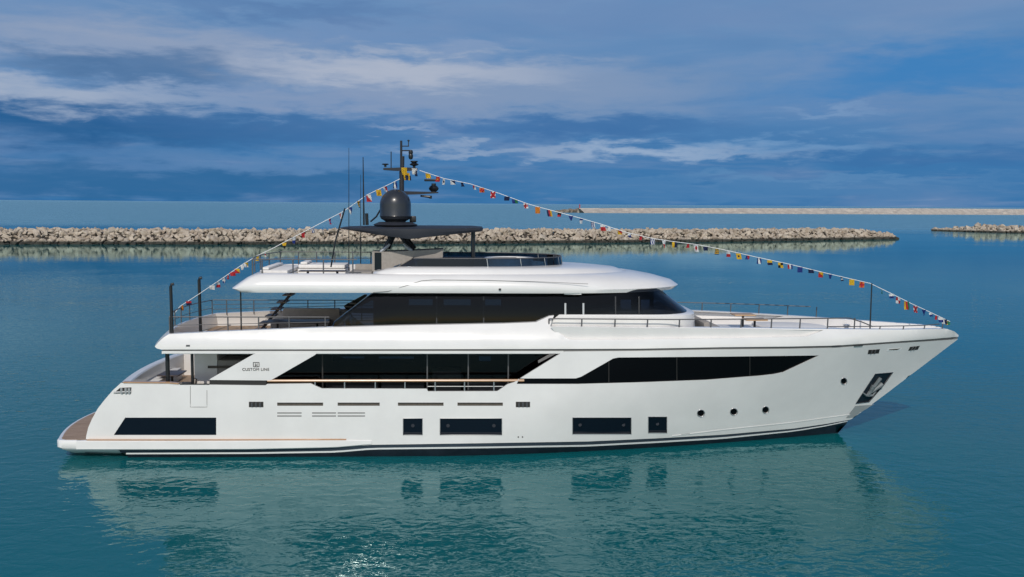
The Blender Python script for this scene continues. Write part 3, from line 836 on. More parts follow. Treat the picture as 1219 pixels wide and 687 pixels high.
WING = [(249, 452.4), (251, 450.6), (302, 421.6), (305, 420.9), (377, 420.9), (374, 423.2), (324.5, 451.6), (321.5, 453)]
wing = panel(WING, [], HULL, 8, 0.16, 0.0).build('side_wing', M['gel'], yacht)
w2 = wing.copy(); COL.objects.link(w2); w2.parent = yacht; w2.scale.y = -1
panel(band(lambda x: 453.3, lambda x: 458.6, 249, 316.8), [], HULL, 8, 0.10, 0.04).build('wing_gap', M['slot'], yacht)
panel(rect(214, 249, 457.0, 458.2), [], HULL, 8, 0.05, -0.004).build('gate_gap', M['slot'], yacht)
# emblem and lettering on the wing
def letters(txt, px, py, h, parent, name):
    cu = bpy.data.curves.new(name, 'FONT'); cu.body = txt; cu.size = h; cu.extrude = 0.006; cu.align_x = 'CENTER'; cu.align_y = 'CENTER'; cu.space_character = 1.08
    to = bpy.data.objects.new(name, cu); COL.objects.link(to)
    bpy.context.view_layer.update()
    me = bpy.data.meshes.new_from_object(to.evaluated_get(bpy.context.evaluated_depsgraph_get()))
    bpy.data.objects.remove(to); bpy.data.curves.remove(cu)
    me.transform(Matrix.Translation(HULL(px, py, -0.012)) @ Matrix.Rotation(R(90), 4, 'X'))
    me.materials.append(M['slot']); o = bpy.data.objects.new(name, me); COL.objects.link(o); o.parent = parent
    return o
letters('CUSTOM LINE', 304.5, 439.9, 0.155, wing, 'lettering').scale = (1, 1, 1)
em = MB(); c = HULL(305, 434, -0.01)
for dx, dz, sx, sz in ((-0.11, 0, 0.022, 0.17), (0.11, 0, 0.022, 0.17), (0, 0.085, 0.24, 0.02), (-0.035, -0.01, 0.02, 0.13), (0.035, -0.01, 0.02, 0.13), (0, -0.02, 0.09, 0.02), (0, -0.085, 0.20, 0.02)):
    em.box(c + Vector((dx, 0, dz)), (sx, 0.012, sz))
em.build('emblem', M['slot'], wing, smooth=0)
# forward slanted return of the topsides and its grey vent
panel([(641, 432.5), (663, 420.8), (656, 420.8), (640.5, 429.5)], [], HULL, 8, 0.05, 0.03).build('wing_vent', M['grey_fab'], yacht)
# side-deck railing in the bulwark cut-out
hr = MB(); hr.tube([HULL(x, lerp(453.6, 453.2, (x - 318) / 306), 0.05) for x in range(318, 625, 6)], 0.055, 8)
hr = hr.build('side_rail', M['wood'], yacht)
for x in (374.8, 410, 446.6, 482, 518, 553, 588):
    b = MB(); b.tube([HULL(x, 453.6, 0.06), HULL(x, 466 if x > 400 else 461, 0.06)], 0.028, 8); b.build('stanchion', M['chrome'], hr)
b = MB(); b.tube([HULL(x, 460.4, 0.06) for x in range(509, 600, 6)], 0.016, 6); b.build('middle_wire', M['plate'], hr)
# teak capping on the cockpit bulwark
cap = MB(); cap.rings([[HULL(x, interp(x, [(145, 455.4), (200, 455.8), (216, 457.2)]), 0) + Vector((0, dy, dz)) for dy, dz in ((-0.03, -0.02), (-0.03, 0.03), (0.16, 0.03), (0.16, -0.02))] for x in range(147, 216, 6)])
cap.build('bulwark_capping', M['wood'], yacht)
# cockpit: pillars, bar wall
for x, Y in ((199.6, -2.9), (229, -3.2)):
    q = P(x, 440, Y); b = MB(); b.tube([(q.x, Y, ZM), (q.x, Y, ZK - 0.05)], 0.085 if x < 210 else 0.06, 10); b.build('pillar', M['black'], yacht)
q0, q1 = P(231, 440, -1.9), P(259, 440, -1.9)
MB().box(((q0.x + q1.x) / 2, 0.0, (ZM + ZK) / 2), (q1.x - q0.x, 3.8, ZK - ZM - 0.12), bev=0.05).build('cockpit_wall', M['ltgrey'], yacht)
q2 = P(300, 440, -1.9); zc_ = P(280, 429, -1.9).z
MB().box(((q1.x + q2.x) / 2 + 0.01, 0.0, (ZM + zc_) / 2), (q2.x - q1.x, 3.8, zc_ - ZM), bev=0.05).build('cockpit_cabinet', M['taupe'], yacht)
qq = P(262, 437, -1.96); MB().box((qq.x, -1.93, qq.z), (1.0, 0.06, 0.10)).build('wall_grip', M['dkwood'], yacht)

# ---- upper deck house
def ring(Xa, Xf, b, z, ra=0.6, rf=3.0, na=4.5, nf=2.3, k1=8, ks=6, k2=14):
    near = []
    zf = z if callable(z) else (lambda X: z)
    for k in range(k1 + 1):
        a = k / k1 * math.pi / 2; c_, s_ = math.cos(a), math.sin(a)
        near.append((Xa + ra - ra * max(c_, 0) ** (2 / na), -b * max(s_, 0) ** (2 / na)))
    for k in range(1, ks): near.append((lerp(Xa + ra, Xf - rf, k / ks), -b))
    for k in range(k2 + 1):
        a = (1 - k / k2) * math.pi / 2; c_, s_ = math.cos(a), math.sin(a)
        near.append((Xf - rf + rf * max(c_, 0) ** (2 / nf), -b * max(s_, 0) ** (2 / nf)))
    pts = near + [(x, -y) for x, y in reversed(near[1:-1])]
    return [Vector((x, y, zf(x))) for x, y in pts]
BH = 3.12
zgb, zgt = P(500, 391, -BH).z, P(500, 350, -3.0).z
g = MB()
FK = dict(nf=3.4)
g.rings([ring(P(393, 387, -BH).x, P(829, 376, -2.3).x, BH, zgb, 0.25, 2.6, 8, **FK),
         ring(P(396, 385, -BH).x, P(827, 372.8, -2.3).x, BH, P(500, 384, -BH).z, 0.25, 2.6, 8, **FK),
         ring(lerp(P(396, 385, -BH).x, P(441, 351.5, -3.0).x, (P(720, 374.0, -3.1).z - P(500, 384, -BH).z) / (zgt - P(500, 384, -BH).z)), P(824.5, 371.5, -2.3).x, BH - 0.03, P(720, 374.0, -3.1).z, 0.25, 2.6, 8, **FK),
         ring(P(441, 351.5, -3.0).x, P(796, 351, -2.2).x, 2.98, zgt, 0.25, 2.6, 8, **FK),
         ring(P(441, 350, -3.0).x, P(794, 348, -2.2).x, 2.9, zgt + 0.2, 0.25, 2.6, 8, **FK)])
hg = g.build('house_glazing', M['tglass'], yacht, smooth=25)
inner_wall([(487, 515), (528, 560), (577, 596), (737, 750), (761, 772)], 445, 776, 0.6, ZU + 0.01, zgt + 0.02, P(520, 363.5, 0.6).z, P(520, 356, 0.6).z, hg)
for x, w_ in ((672, 0.07), (693.5, 0.07)):
    MB().prism([P(x, 375, -BH - 0.02) + Vector((d, e, 0)) for d, e in ((0, 0),)] + [P(x, 361, -3.08), P(x, 361, -3.08) + Vector((w_, 0, 0)), P(x, 375, -BH - 0.02) + Vector((w_, 0, 0))], (0, 0.08, 0)).build('mullion', M['chrome'], hg)
for x in (519, 575, 732, 760):
    MB().prism([P(x, 385 if x < 640 else 375, -BH - 0.012), P(x, 353, -2.995), P(x, 353, -2.995) + Vector((0.05, 0, 0)), P(x, 385 if x < 640 else 375, -BH - 0.012) + Vector((0.05, 0, 0))], (0, 0.06, 0)).build('mullion', M['black'], hg)
# white coaming under the forward part of the glazing
zc0, zc1 = ZU - 0.05, P(720, 374.8, -3.2).z
cm = MB()
Xc0 = P(641, 377, -3.2).x
def cz(X, top): return top if X > Xc0 + 0.5 else lerp(ZU + 0.25, top, max(0, min(1, (X - Xc0 + 0.1) / 0.6)))
cm.rings([ring(Xc0, P(836, 388, -2.3).x, 3.24, zc0, 0.2, 2.7, 8, **FK), ring(Xc0, P(833, 378, -2.3).x, 3.21, lambda X: cz(X, zc1 - 0.06), 0.2, 2.7, 8, **FK),
          ring(Xc0 + 0.02, P(830, 376, -2.3).x, 3.16, lambda X: cz(X, zc1), 0.2, 2.7, 8, **FK), ring(Xc0 + 0.1, P(820, 374, -2.3).x, 2.95, lambda X: cz(X, zc1), 0.2, 2.6, 8, **FK)])
cm.build('house_coaming', M['gel'], yacht, smooth=35)
# dark fin seen past the aft end of the glazing
fin = MB(); fin.prism([P(409, 364, 0.5), P(434, 350.5, 0.5), P(446, 350.5, 0.5), P(446, 356, 0.5), P(414, 372, 0.5)], (0, 0.15, 0)); fin.build('aft_fin', M['glass'], yacht, smooth=0)
for k in range(3):
    q = P(413 + k * 5, 369 - k * 4, 0.3); MB().box(q, (0.5, 0.2, 0.05)).build('fin_slat', M['dkwood'], yacht)

# ---- roof that carries the sun deck
def xs2(pa, pf, b): return P(*pa, -b).x, P(*pf, -0.3 * b).x
rf = MB()
def rr_(pa, pf, b, z, **k):
    a, f = xs2(pa, pf, b); return ring(a, f, b, z, **k)
ZR0 = P(500, 349.0, -3.45).z
def zpy(py, b, px=450): return P(px, py, -b).z
rf.rings([rr_((288, 347), (800, 349), 3.25, ZR0 + 0.02, ra=0.9, rf=6.0, na=6, nf=2.3),
          rr_((280, 346.6), (806, 348.4), 3.44, ZR0, ra=0.9, rf=6.2, na=6, nf=2.3),
          rr_((270.5, 343.4), (811, 345), 3.52, zpy(344.6, 3.52), ra=0.9, rf=6.6, na=6, nf=2.3),
          rr_((279, 338), (803, 339.5), 3.48, zpy(338.6, 3.48), ra=0.9, rf=6.8, na=6, nf=2.3),
          rr_((288, 332.5), (783, 333), 3.38, zpy(332.5, 3.38), ra=0.9, rf=7.0, na=6, nf=2.3),
          rr_((297, 328.3), (762, 328), 3.22, zpy(328.0, 3.22), ra=0.9, rf=7.2, na=6, nf=2.3),
          rr_((301, 327.4), (752, 326), 3.08, zpy(326.2, 3.08), ra=0.9, rf=7.2, na=6, nf=2.3),
          rr_((304, 327.4), (748, 326), 2.94, zpy(326.2, 3.08), ra=0.9, rf=7.2, na=6, nf=2.3),
          rr_((305, 327.4), (747, 326), 2.92, zpy(326.2, 3.08) - 0.42, ra=0.9, rf=7.2, na=6, nf=2.3)])
roof = rf.build('sun_deck_roof', M['gel'], yacht, smooth=50)
ct = MB()
ZC = zpy(318.6, 2.75, 560)
Xc = P(466, 319, -2.75).x
def zc(top): return lambda X: interp(X, [(Xc - 0.9, zpy(325.6, 3.0)), (Xc + 0.1, top)])
ct.rings([rr_((440, 326), (748, 325.5), 3.06, zpy(327, 3.06), ra=1.0, rf=7.2, na=5),
          rr_((441, 325), (735, 322.5), 3.0, zc(zpy(322.4, 3.0, 560)), ra=1.0, rf=7.0, na=5),
          rr_((443, 324.6), (706, 318.6), 2.86, zc(zpy(319.4, 2.86, 560)), ra=1.0, rf=6.6, na=5),
          rr_((445, 324.4), (690, 316.4), 2.75, zc(ZC), ra=1.0, rf=6.2, na=5),
          rr_((447, 324.4), (676, 315.2), 2.62, zc(ZC + 0.03), ra=1.0, rf=5.6, na=5),
          rr_((449, 324.4), (671, 316), 2.54, zc(ZC), ra=1.0, rf=5.4, na=5),
          rr_((450, 324.4), (669, 318), 2.50, zpy(325.8, 3.0), ra=1.0, rf=5.4, na=5)])
ct.build('sun_deck_coaming', M['gel'], roof, smooth=40)
# crease along the roof side
cr = MB(); fold = [(444, 348.3), (462, 346.8), (482, 340.6), (502, 334.2), (516, 333.2), (580, 333.8), (640, 335.4), (700, 338)]
def RS(px, py):
    Y = -interp(py, [(326, 3.08), (328, 3.22), (332.5, 3.38), (338.6, 3.48), (344.6, 3.52), (349, 3.44)]); q = P(px, py, Y); q.y -= 0.012; return q
cr.tube([RS(x, y) for x, y in fold], 0.010, 5); cr.build('roof_crease', M['groove'], roof)
qq = RS(595, 344.5); MB().box(qq, (0.09, 0.05, 0.07)).build('side_lamp', M['black'], roof)
for x0, x1 in ((672, 692),):
    MB().box((P((x0 + x1) / 2, 350, -3.3).x, -3.2, ZR0 - 0.03), (P(x1, 350, -3.3).x - P(x0, 350, -3.3).x, 0.25, 0.05)).build('ceiling_box', M['gel2'], roof)
# struts under the roof
for px, Y in ((287, -3.0),):
    q = P(px, 380, Y); b = MB(); b.tube([(q.x, Y, ZU), (q.x, Y, ZR0 + 0.05)], 0.03, 8); b.build('pillar', M['black'], yacht)

# ---- sun deck: bar, windscreen, hard top
ZS = zpy(326.2, 3.08) - 0.42
zsb = ZC
ws = MB()
zwt = P(560, 308.2, -2.55).z
for dz0, dz1 in ((zsb - 0.02, zwt),):
    a0, f0 = P(470, 316, -2.55).x, P(672.5, 312, -1.0).x
    ws.rings([ring(a0, f0, 2.56, zsb - 0.05, 0.15, 4.5, 9), ring(a0 + 0.7, f0 - 0.06, 2.52, zwt, 0.15, 4.5, 9),
              ring(a0 + 0.72, f0 - 0.08, 2.50, zwt, 0.15, 4.5, 9), ring(a0 + 0.02, f0 - 0.02, 2.54, zsb - 0.05, 0.15, 4.5, 9)], False, False)
wsc = ws.build('deck_windscreen', M['screen'], yacht, smooth=40)
rg = ring(a0 + 0.71, f0 - 0.07, 2.51, zwt + 0.01, 0.15, 4.5, 9)
b = MB(); b.tube(rg + rg[:1], 0.022, 6); b.build('top_rail', M['rail'], wsc)
rb = ring(a0 + 0.1, f0 - 0.02, 2.54, zsb, 0.15, 4.5, 9)
for k in (16, 19, 22, 25, 28, 31, 34):
    k = k % len(rg); b = MB(); b.tube([rb[k], rg[k]], 0.018, 6); b.build('post', M['chrome'], wsc)
# bar counter and sofas (fixed)
bc = MB()
Yb = -1.6
pts = [P(443, 323, Yb), P(443, 299.6, Yb), P(456, 300, Yb), P(470, 299.4, Yb), P(527, 296.8, Yb), P(527, 306.6, Yb), P(500, 308.6, Yb), P(484, 312, Yb), P(470, 316.5, Yb), P(462, 322, Yb)]
bc.prism(pts, (0, 1.3, 0)); bar = bc.build('deck_bar', M['taupe'], yacht, smooth=0)
q = P(450, 311, Yb); MB().box((q.x, Yb - 0.01, q.z), (0.28, 0.04, 0.72)).build('fridge_door', M['pane'], bar)
# far sun-deck seat backs and spa
sb = MB(); sb.box((P(560, 312, 1.2).x, 1.3, zsb - 0.05), (4.2, 0.9, 0.5), bev=0.08); sb.build('deck_seat', M['grey_fab'], yacht)
spa = MB(); c = P(606, 306.5, 0.6); spa.lathe((c.x, 0.6, c.z - 0.5), [(0.01, 0), (1.0, 0), (1.05, 0.44), (1.1, 0.5), (0.85, 0.5), (0.8, 0.3), (0.01, 0.28)], 32); spa.build('spa_tub', M['gel'], yacht)

ht = MB()
HB = 2.6
Xl, Xm, Xr = P(405, 270, -0.8).x, P(486, 272, -HB).x, P(575.5, 272, -1.5).x
def hz(px, py, Y): return P(px, py, Y).z
ztop = hz(486, 272.5, -HB)
plan = [(Xl, -0.9, 0), (Xl + 0.6, -1.6, 0), (Xm - 1.0, -2.55, 1), (Xm, -2.7, 1), (Xm + 1.0, -2.62, 1), (Xr - 0.7, -2.05, 0), (Xr - 0.15, -1.7, 0), (Xr, -1.1, 0)]
def hring(grow, zfun):
    pts = [(x + (grow if x > Xm else -grow), y - grow) for x, y, _ in plan]
    return [Vector((x, y, zfun(x))) for x, y in pts] + [Vector((x, -y, zfun(x))) for x, y in reversed(pts)]
slope = lambda x: ztop + interp(x, [(Xl, -0.01), (Xm, 0.0), (Xr, 0.03)])
belly = lambda x: slope(x) - interp(x, [(Xl, 0.05), (Xl + 1.4, 0.20), (Xm, 0.42), (Xm + 1.5, 0.26), (Xr, 0.14)])
ht.rings([hring(-0.25, belly), hring(-0.05, belly), hring(0.0, lambda x: (slope(x) + belly(x)) / 2), hring(-0.02, slope), hring(-0.3, lambda x: slope(x) + 0.03)])
hard = ht.build('hard_top', M['grey'], yacht, smooth=30)
for (xa, ya), (xb, yb) in (((465.5, 281), (457, 299)), ((477, 281), (491, 299))):
    for Y in (-1.1, 1.1):
        b = MB(); p, q = P(xa, ya, -1.1), P(xb, yb, -1.1); p.y = q.y = Y; b.tube([p, q], 0.09, 8); b.build('strut', M['black'], hard)
for pts in ([(448.5, 322), (451, 308), (454.5, 299), (461, 293.6), (464, 290.5)], [(493, 316), (492.5, 306), (489, 298), (483, 293), (480.5, 290)]):
    for Y in (-1.45,):
        b = MB(); b.tube([P(x, y, Y) for x, y in pts], 0.12, 8, 0.05); b.build('strut_shoe', M['chrome'], hard)
q = P(563.5, 300, -1.4); b = MB(); b.tube([(q.x, -1.4, zsb - 0.5), (q.x, -1.4, belly(q.x) + 0.05)], 0.075, 8); b.build('post', M['black'], hard)
q.y = 1.4; b = MB(); b.tube([(q.x, 1.4, zsb - 0.5), (q.x, 1.4, belly(q.x) + 0.05)], 0.075, 8); b.build('post', M['black'], hard)

# ---- dome, mast, antennas
YD = 0.0
def D(px, py, Y=YD): return P(px, py, Y)
base = D(470.8, 266); r0 = (D(489.7, 250) - D(452.6, 250)).length / 2
zz = lambda py: D(470.8, py).z - base.z
b = MB()
prof = [(0.01, zz(268)), (r0 * 0.62, zz(268)), (r0 * 0.66, zz(263.5)), (r0 * 0.93, zz(260.5)), (r0, zz(258)), (r0 * 1.015, zz(257.2)), (r0, zz(256.4)), (r0 * 1.0, zz(243.8))]
for k in range(1, 10):
    a = k / 9 * math.pi / 2; prof.append((max(0.01, r0 * math.cos(a)), zz(243.8) + (zz(225.2) - zz(243.8)) * math.sin(a)))
b.lathe((base.x, 0, base.z), prof, 40); dome = b.build('satellite_dome', M['dome'], yacht, smooth=30)
b = MB(); b.lathe((base.x, 0, base.z - 0.1), [(0.01, 0), (0.9, 0), (0.95, 0.05), (0.7, 0.16), (0.01, 0.16)], 28); b.build('dome_plinth', M['grey'], dome)
mastb = MB()
YM = 0.75
mastb.tube([D(478.6, 268, YM), D(478.3, 240, YM), D(478.2, 222, YM), D(478.2, 204, YM)], 0.105, 10)
mastb.tube([D(478.8, 205, YM), D(479.2, 186, YM)], 0.085, 10)
mastb.tube([D(477.6, 206, YM), D(477.6, 167.5, YM)], 0.05, 8)
mast = mastb.build('mast', M['grey'], yacht)
b = MB(); b.rings([[D(x, y, YM) + Vector((0, dy, dz)) for dy, dz in ((-0.16, 0), (0.16, 0), (0.16, h_), (-0.16, h_))] for x, y, h_ in ((456.6, 202.4, 0.08), (470, 203.4, 0.13), (478, 203.6, 0.15), (490, 203.2, 0.13), (497, 202.6, 0.08))]); b.build('cross_arm', M['grey'], mast)
b = MB(); c = D(458.7, 199, YM); b.lathe(c, [(0.01, 0), (0.05, 0), (0.05, 0.08), (0.16, 0.11), (0.13, 0.15), (0.01, 0.16)], 16); b.build('antenna_disc', M['black'], mast)
b = MB(); b.tube([D(465.6, 201, YM), D(465.6, 180.5, YM)], 0.022, 6); b.build('rod_antenna', M['black'], mast)
b = MB(); c = D(493, 201, YM); b.lathe(c, [(0.01, 0), (0.06, 0), (0.06, 0.12), (0.18, 0.16), (0.20, 0.20), (0.10, 0.26), (0.16, 0.30), (0.16, 0.34), (0.01, 0.35)], 18); b.build('antenna_disc', M['black'], mast)
b = MB(); b.tube([D(477, 179.4, YM), D(489, 179.2, YM)], 0.03, 6); b.tube([D(477, 174.0, YM), D(487, 174.0, YM)], 0.025, 6); b.build('light_arm', M['black'], mast)
b = MB(); c = D(489, 190, YM); b.lathe(c, [(0.01, 0), (0.07, 0.02), (0.10, 0.1), (0.10, 0.20), (0.08, 0.24), (0.10, 0.30), (0.08, 0.40), (0.01, 0.42)], 14); b.build('search_light', M['black'], mast)
b = MB(); b.tube([D(486.3, 174, YM), D(486.3, 167.5, YM)], 0.02, 6); b.lathe(D(486.3, 168.6, YM), [(0.01, 0), (0.05, 0.02), (0.05, 0.06), (0.01, 0.08)], 10); b.build('wind_sensor', M['black'], mast)
b = MB(); b.rings([[D(x, y, YM) + Vector((0, dy, dz)) for dy, dz in ((-0.14, 0), (0.14, 0), (0.14, h_), (-0.14, h_))] for x, y, h_ in ((478, 232, 0.16), (500, 231.4, 0.12), (521.8, 230, 0.05))]); ra = b.build('radar_arm', M['grey'], mast)
b = MB(); c = D(516.3, 229.4, YM); b.lathe(c, [(0.01, 0), (0.12, 0), (0.12, 0.05), (0.20, 0.12), (0.22, 0.2), (0.16, 0.28), (0.10, 0.32), (0.10, 0.40), (0.01, 0.4)], 18); b.build('radar_motor', M['black'], mast)
b = MB(); c = D(513.5, 214.6, YM); b.box(c, (0.62, 0.14, 0.10), Matrix.Rotation(R(-12), 3, 'Z'), 0.03); b.build('radar_bar', M['black'], mast)
b = MB(); b.tube([D(500.5, 233.2, YM), D(508, 234, YM), D(512.5, 234.6, YM)], 0.04, 8, 0.06); b.tube([D(512.6, 233, YM), D(512.6, 236.6, YM)], 0.06, 8); b.build('horn', M['black'], mast)
b = MB(); b.tube([D(441, 264, 0.3), D(448, 258, 0.3), D(453.5, 248.5, 0.3)], 0.04, 6); b.build('stay', M['black'], mast)
b = MB(); b.box(D(491.5, 261, 0.3), (0.28, 0.25, 0.28), None, 0.05); b.build('junction_box', M['black'], mast)
for (x, y0, y1, r_, Y) in ((415.3, 322, 176, 0.022, -0.8), (429.4, 314, 208, 0.022, 0.9), (432.2, 268, 187, 0.042, -0.4)):
    b = MB(); b.tube([D(x + (1.0 if r_ > 0.03 else 0), y0, Y), D(x, y1, Y)], r_, 8, r_ * 0.4)
    if r_ > 0.03: b.tube([D(437, 268, Y), D(436.4, 254, Y)], 0.07, 8)
    b.build('whip_antenna', M['black'], yacht)
b = MB(); b.tube([D(394, 318, -2.2), D(399, 288, -2.2), D(410.6, 248, -2.2)], 0.035, 6); b.build('awning_pole', M['black'], yacht)
for x, y0, y1, Y, r_ in ((205.2, 399, 338.5, -3.35, 0.062), (238.7, 389.5, 331, 0.2, 0.068)):
    q = P(x, y0, Y); zt_ = P(x, y1, Y).z; b = MB(); b.tube([(q.x, Y, ZU), (q.x - 0.02, Y, zt_ - 0.1), (q.x + 0.02, Y, zt_), (q.x + 0.10, Y, zt_ + 0.01)], r_, 10); b.build('awning_post', M['black'], yacht)
q = P(1036.2, 378, 0.0); b = MB(); b.tube([(q.x, 0, ZU), (q.x, 0, P(1036.2, 337.2, 0).z)], 0.035, 8, 0.028); b.build('jack_staff', M['black'], yacht)

# ---- railings
def rail(name, tops, r, m, posts, wires=(), parent=yacht):
    """tops: points of the top rail; posts: (foot, head); wires: further lines"""
    b = MB(); b.tube(tops, r, 6); o = b.build(name, m, parent)
    for a, c in posts:
        b = MB(); b.tube([a, c], r * 1.15, 6); b.build('stanchion', m, o)
    for w_ in wires:
        b = MB(); b.tube(w_, r * 0.6, 5); b.build('wire', m, o)
    return o
# foredeck
xs_ = (653.6, 692.7, 732.3, 771, 809, 846.7, 882.6, 918.7, 952.8, 985.7, 1017.7)
def fd_top(x): return interp(x, [(653, 379.4), (800, 380.4), (900, 379.8), (1018, 378.6)])
def ftop(x):
    q = UP(x, interp(x, TOPF) + 0.3, 0.08); d = P(x, fd_top(x), q.y); return q, d
rail('fore_deck_rail', [ftop(x)[1] for x in range(654, 1018, 7)] + [UP(1028, 384, 0.1), UP(1040, 389.2, 0.1)], 0.026, M['rail'], [ftop(x) for x in xs_])
def btop(x):
    q = UP(x, interp(x, TOPF) + 0.3, 0.08); return q, P(x, interp(x, [(1018, 388.8), (1076, 388.0), (1101, 387.3), (1124, 385.2)]), q.y)
rail('bow_rail', [btop(x)[1] for x in range(985, 1124, 7)], 0.022, M['rail'], [btop(x) for x in (1048, 1076, 1101, 1122.5)])
fl = []
def mir(p): return Vector((p.x, -p.y, p.z))
rail('fore_deck_rail', [mir(ftop(x)[1]) for x in range(654, 1018, 7)], 0.022, M['rail'], [tuple(mir(v) for v in ftop(x)) for x in xs_[5:]])
# upper deck aft, near side, stern and far side
ZRA = P(300, 377.6, -3.4).z
def nu(X, z, side=-1): return Vector((X, side * (hbu(X, z) - 0.10) if z < 5.2 else side * (hbu(X, 5.1) - 0.12), z))
XA, XB = P(201, 377, -3.4).x, P(392, 380, -3.4).x
ztb = lambda X: interp(X, [(XA, P(201, 398, -3.5).z), (XB, P(392, 389.6, -3.5).z)])
pX = [P(x, 385, -3.4).x for x in (201.5, 271, 307.6, 344, 387)]
stern_pts = [Vector((XA - 0.5 * (1 - (y / 3.3) ** 2), y, 0)) for y in (-3.25, -2.2, -1.1, 0, 1.1, 2.2, 3.25)]
def zed(v, z): return Vector((v.x, v.y, z))
nearl = [Vector((lerp(XA, XB, k / 12), -3.36, ZRA)) for k in range(13)]
rail('aft_deck_rail', nearl, 0.024, M['rail'], [(Vector((X, -3.36, ztb(X) - 0.05)), Vector((X, -3.36, ZRA))) for X in pX],
     [[Vector((v.x, v.y, lerp(ztb(v.x), ZRA, 0.5))) for v in nearl]])
rail('stern_rail', [zed(v, ZRA) for v in stern_pts], 0.022, M['rail'], [(zed(v, ZU), zed(v, ZRA)) for v in stern_pts], [[zed(v, lerp(ZU, ZRA, f)) for v in stern_pts] for f in (0.4, 0.7)])
farl = [Vector((lerp(XA, XB + 1.2, k / 12), 3.36, ZRA)) for k in range(13)]
rail('aft_deck_rail', farl, 0.022, M['rail'], [(Vector((v.x, 3.36, ztb(v.x) - 0.05)), v) for v in farl[1::2]], [[Vector((v.x, v.y, lerp(ztb(v.x), ZRA, f))) for v in farl] for f in (0.35, 0.68)])
# sun deck
ZT = P(349, 308.8, -2.95).z
XC, XD = P(300.5, 309, -2.95).x, P(425, 309, -2.95).x
near2 = [Vector((lerp(XC, XD, k / 10), -2.95, ZT)) for k in range(11)]
z0_ = zpy(327.5, 2.95)
rail('sun_deck_rail', near2, 0.024, M['rail'], [(Vector((X, -2.95, z0_)), Vector((X, -2.95, ZT))) for X in [P(x, 318, -2.95).x for x in (300.5, 312, 348.8, 385, 420)]])
far2 = [Vector((v.x, 2.95, v.z)) for v in near2]
rail('sun_deck_rail', far2, 0.022, M['rail'], [(Vector((v.x, 2.95, z0_)), v) for v in far2[::2]], [[Vector((v.x, 2.95, lerp(z0_, ZT, 0.55))) for v in far2]])
aft2 = [Vector((XC - 0.3 * (1 - (y / 2.95) ** 2), y, ZT)) for y in (-2.95, -1.5, 0, 1.5, 2.95)]
rail('sun_deck_rail', aft2, 0.022, M['rail'], [(Vector((v.x, v.y, z0_)), v) for v in aft2[1:-1]], [[Vector((v.x, v.y, lerp(z0_, ZT, 0.55))) for v in aft2]])

# ---- stairs from the upper deck to the sun deck
sx0, sx1 = P(308, 388, 1.0), P(358, 348, 1.0)
b = MB()
for Y in (0.62, 1.38): b.tube([Vector((sx0.x, Y, ZU + 0.02)), Vector((sx1.x, Y, ZR0 + 0.05))], 0.038, 6)
stairs = b.build('stairs', M['dkwood'], yacht)
for k in range(7):
    f = (k + 0.6) / 7.2; MB().box((lerp(sx0.x, sx1.x, f) - 0.10, 1.0, lerp(ZU, ZR0, f)), (0.42, 0.9, 0.05)).build('tread', M['stair'], stairs)
# fixed upholstery on the upper deck
q0, q1 = P(336, 376, 2.7), P(404, 376, 2.7)
b = MB(); b.box(((q0.x + q1.x) / 2, 3.0, ZU + 0.45), (q1.x - q0.x, 0.35, 0.9), bev=0.06); b.build('sofa_back', M['sofa'], yacht)
b = MB(); b.box(((q0.x + q1.x) / 2 - 0.4, 2.4, ZU + 0.22), (q1.x - q0.x, 0.9, 0.44), bev=0.06); b.build('sofa_seat', M['sofa'], yacht)
# ---- foredeck lounge (moulded in)
b = MB()
b.rings([ring(P(838, 384, 0).x, P(1012, 384, 0).x, 1.75, ZU - 0.02, 0.4, 3.5, 6), ring(P(838, 384, 0).x, P(1010, 384, 0).x, 1.72, ZU + 0.28, 0.4, 3.5, 6), ring(P(840, 384, 0).x, P(1006, 384, 0).x, 1.6, ZU + 0.34, 0.4, 3.3, 6)])
b.build('fore_deck_lounge', M['gel2'], yacht)
b = MB(); b.rings([ring(P(905, 384, 0).x, P(985, 384, 0).x, 1.5, ZU + 0.345, 0.3, 2.0, 6), ring(P(905, 384, 0).x, P(985, 384, 0).x, 1.5, ZU + 0.44, 0.3, 2.0, 6), ring(P(907, 384, 0).x, P(983, 384, 0).x, 1.42, ZU + 0.48, 0.3, 2.0, 6)])
b.build('lounge_cushion', M['cushion'], yacht)
b = MB(); q = P(841, 384, -0.4); b.box((q.x, -0.3, ZU + 0.42), (0.75, 3.0, 0.42), bev=0.1); b.box((q.x - 0.32, -0.3, ZU + 0.62), (0.26, 3.0, 0.5), Matrix.Rotation(R(-12), 3, 'Y'), 0.09); b.build('lounge_sofa', M['taupe'], yacht)
for x, Y in ((1008, 1.2), (948, 2.6)):
    q = P(x, 380, Y); b = MB(); b.lathe((q.x, Y, ZU + 0.0), [(0.01, 0), (0.13, 0), (0.11, 0.30), (0.17, 0.34), (0.17, 0.40), (0.01, 0.42)], 14); b.build('capstan', M['steel'], yacht)

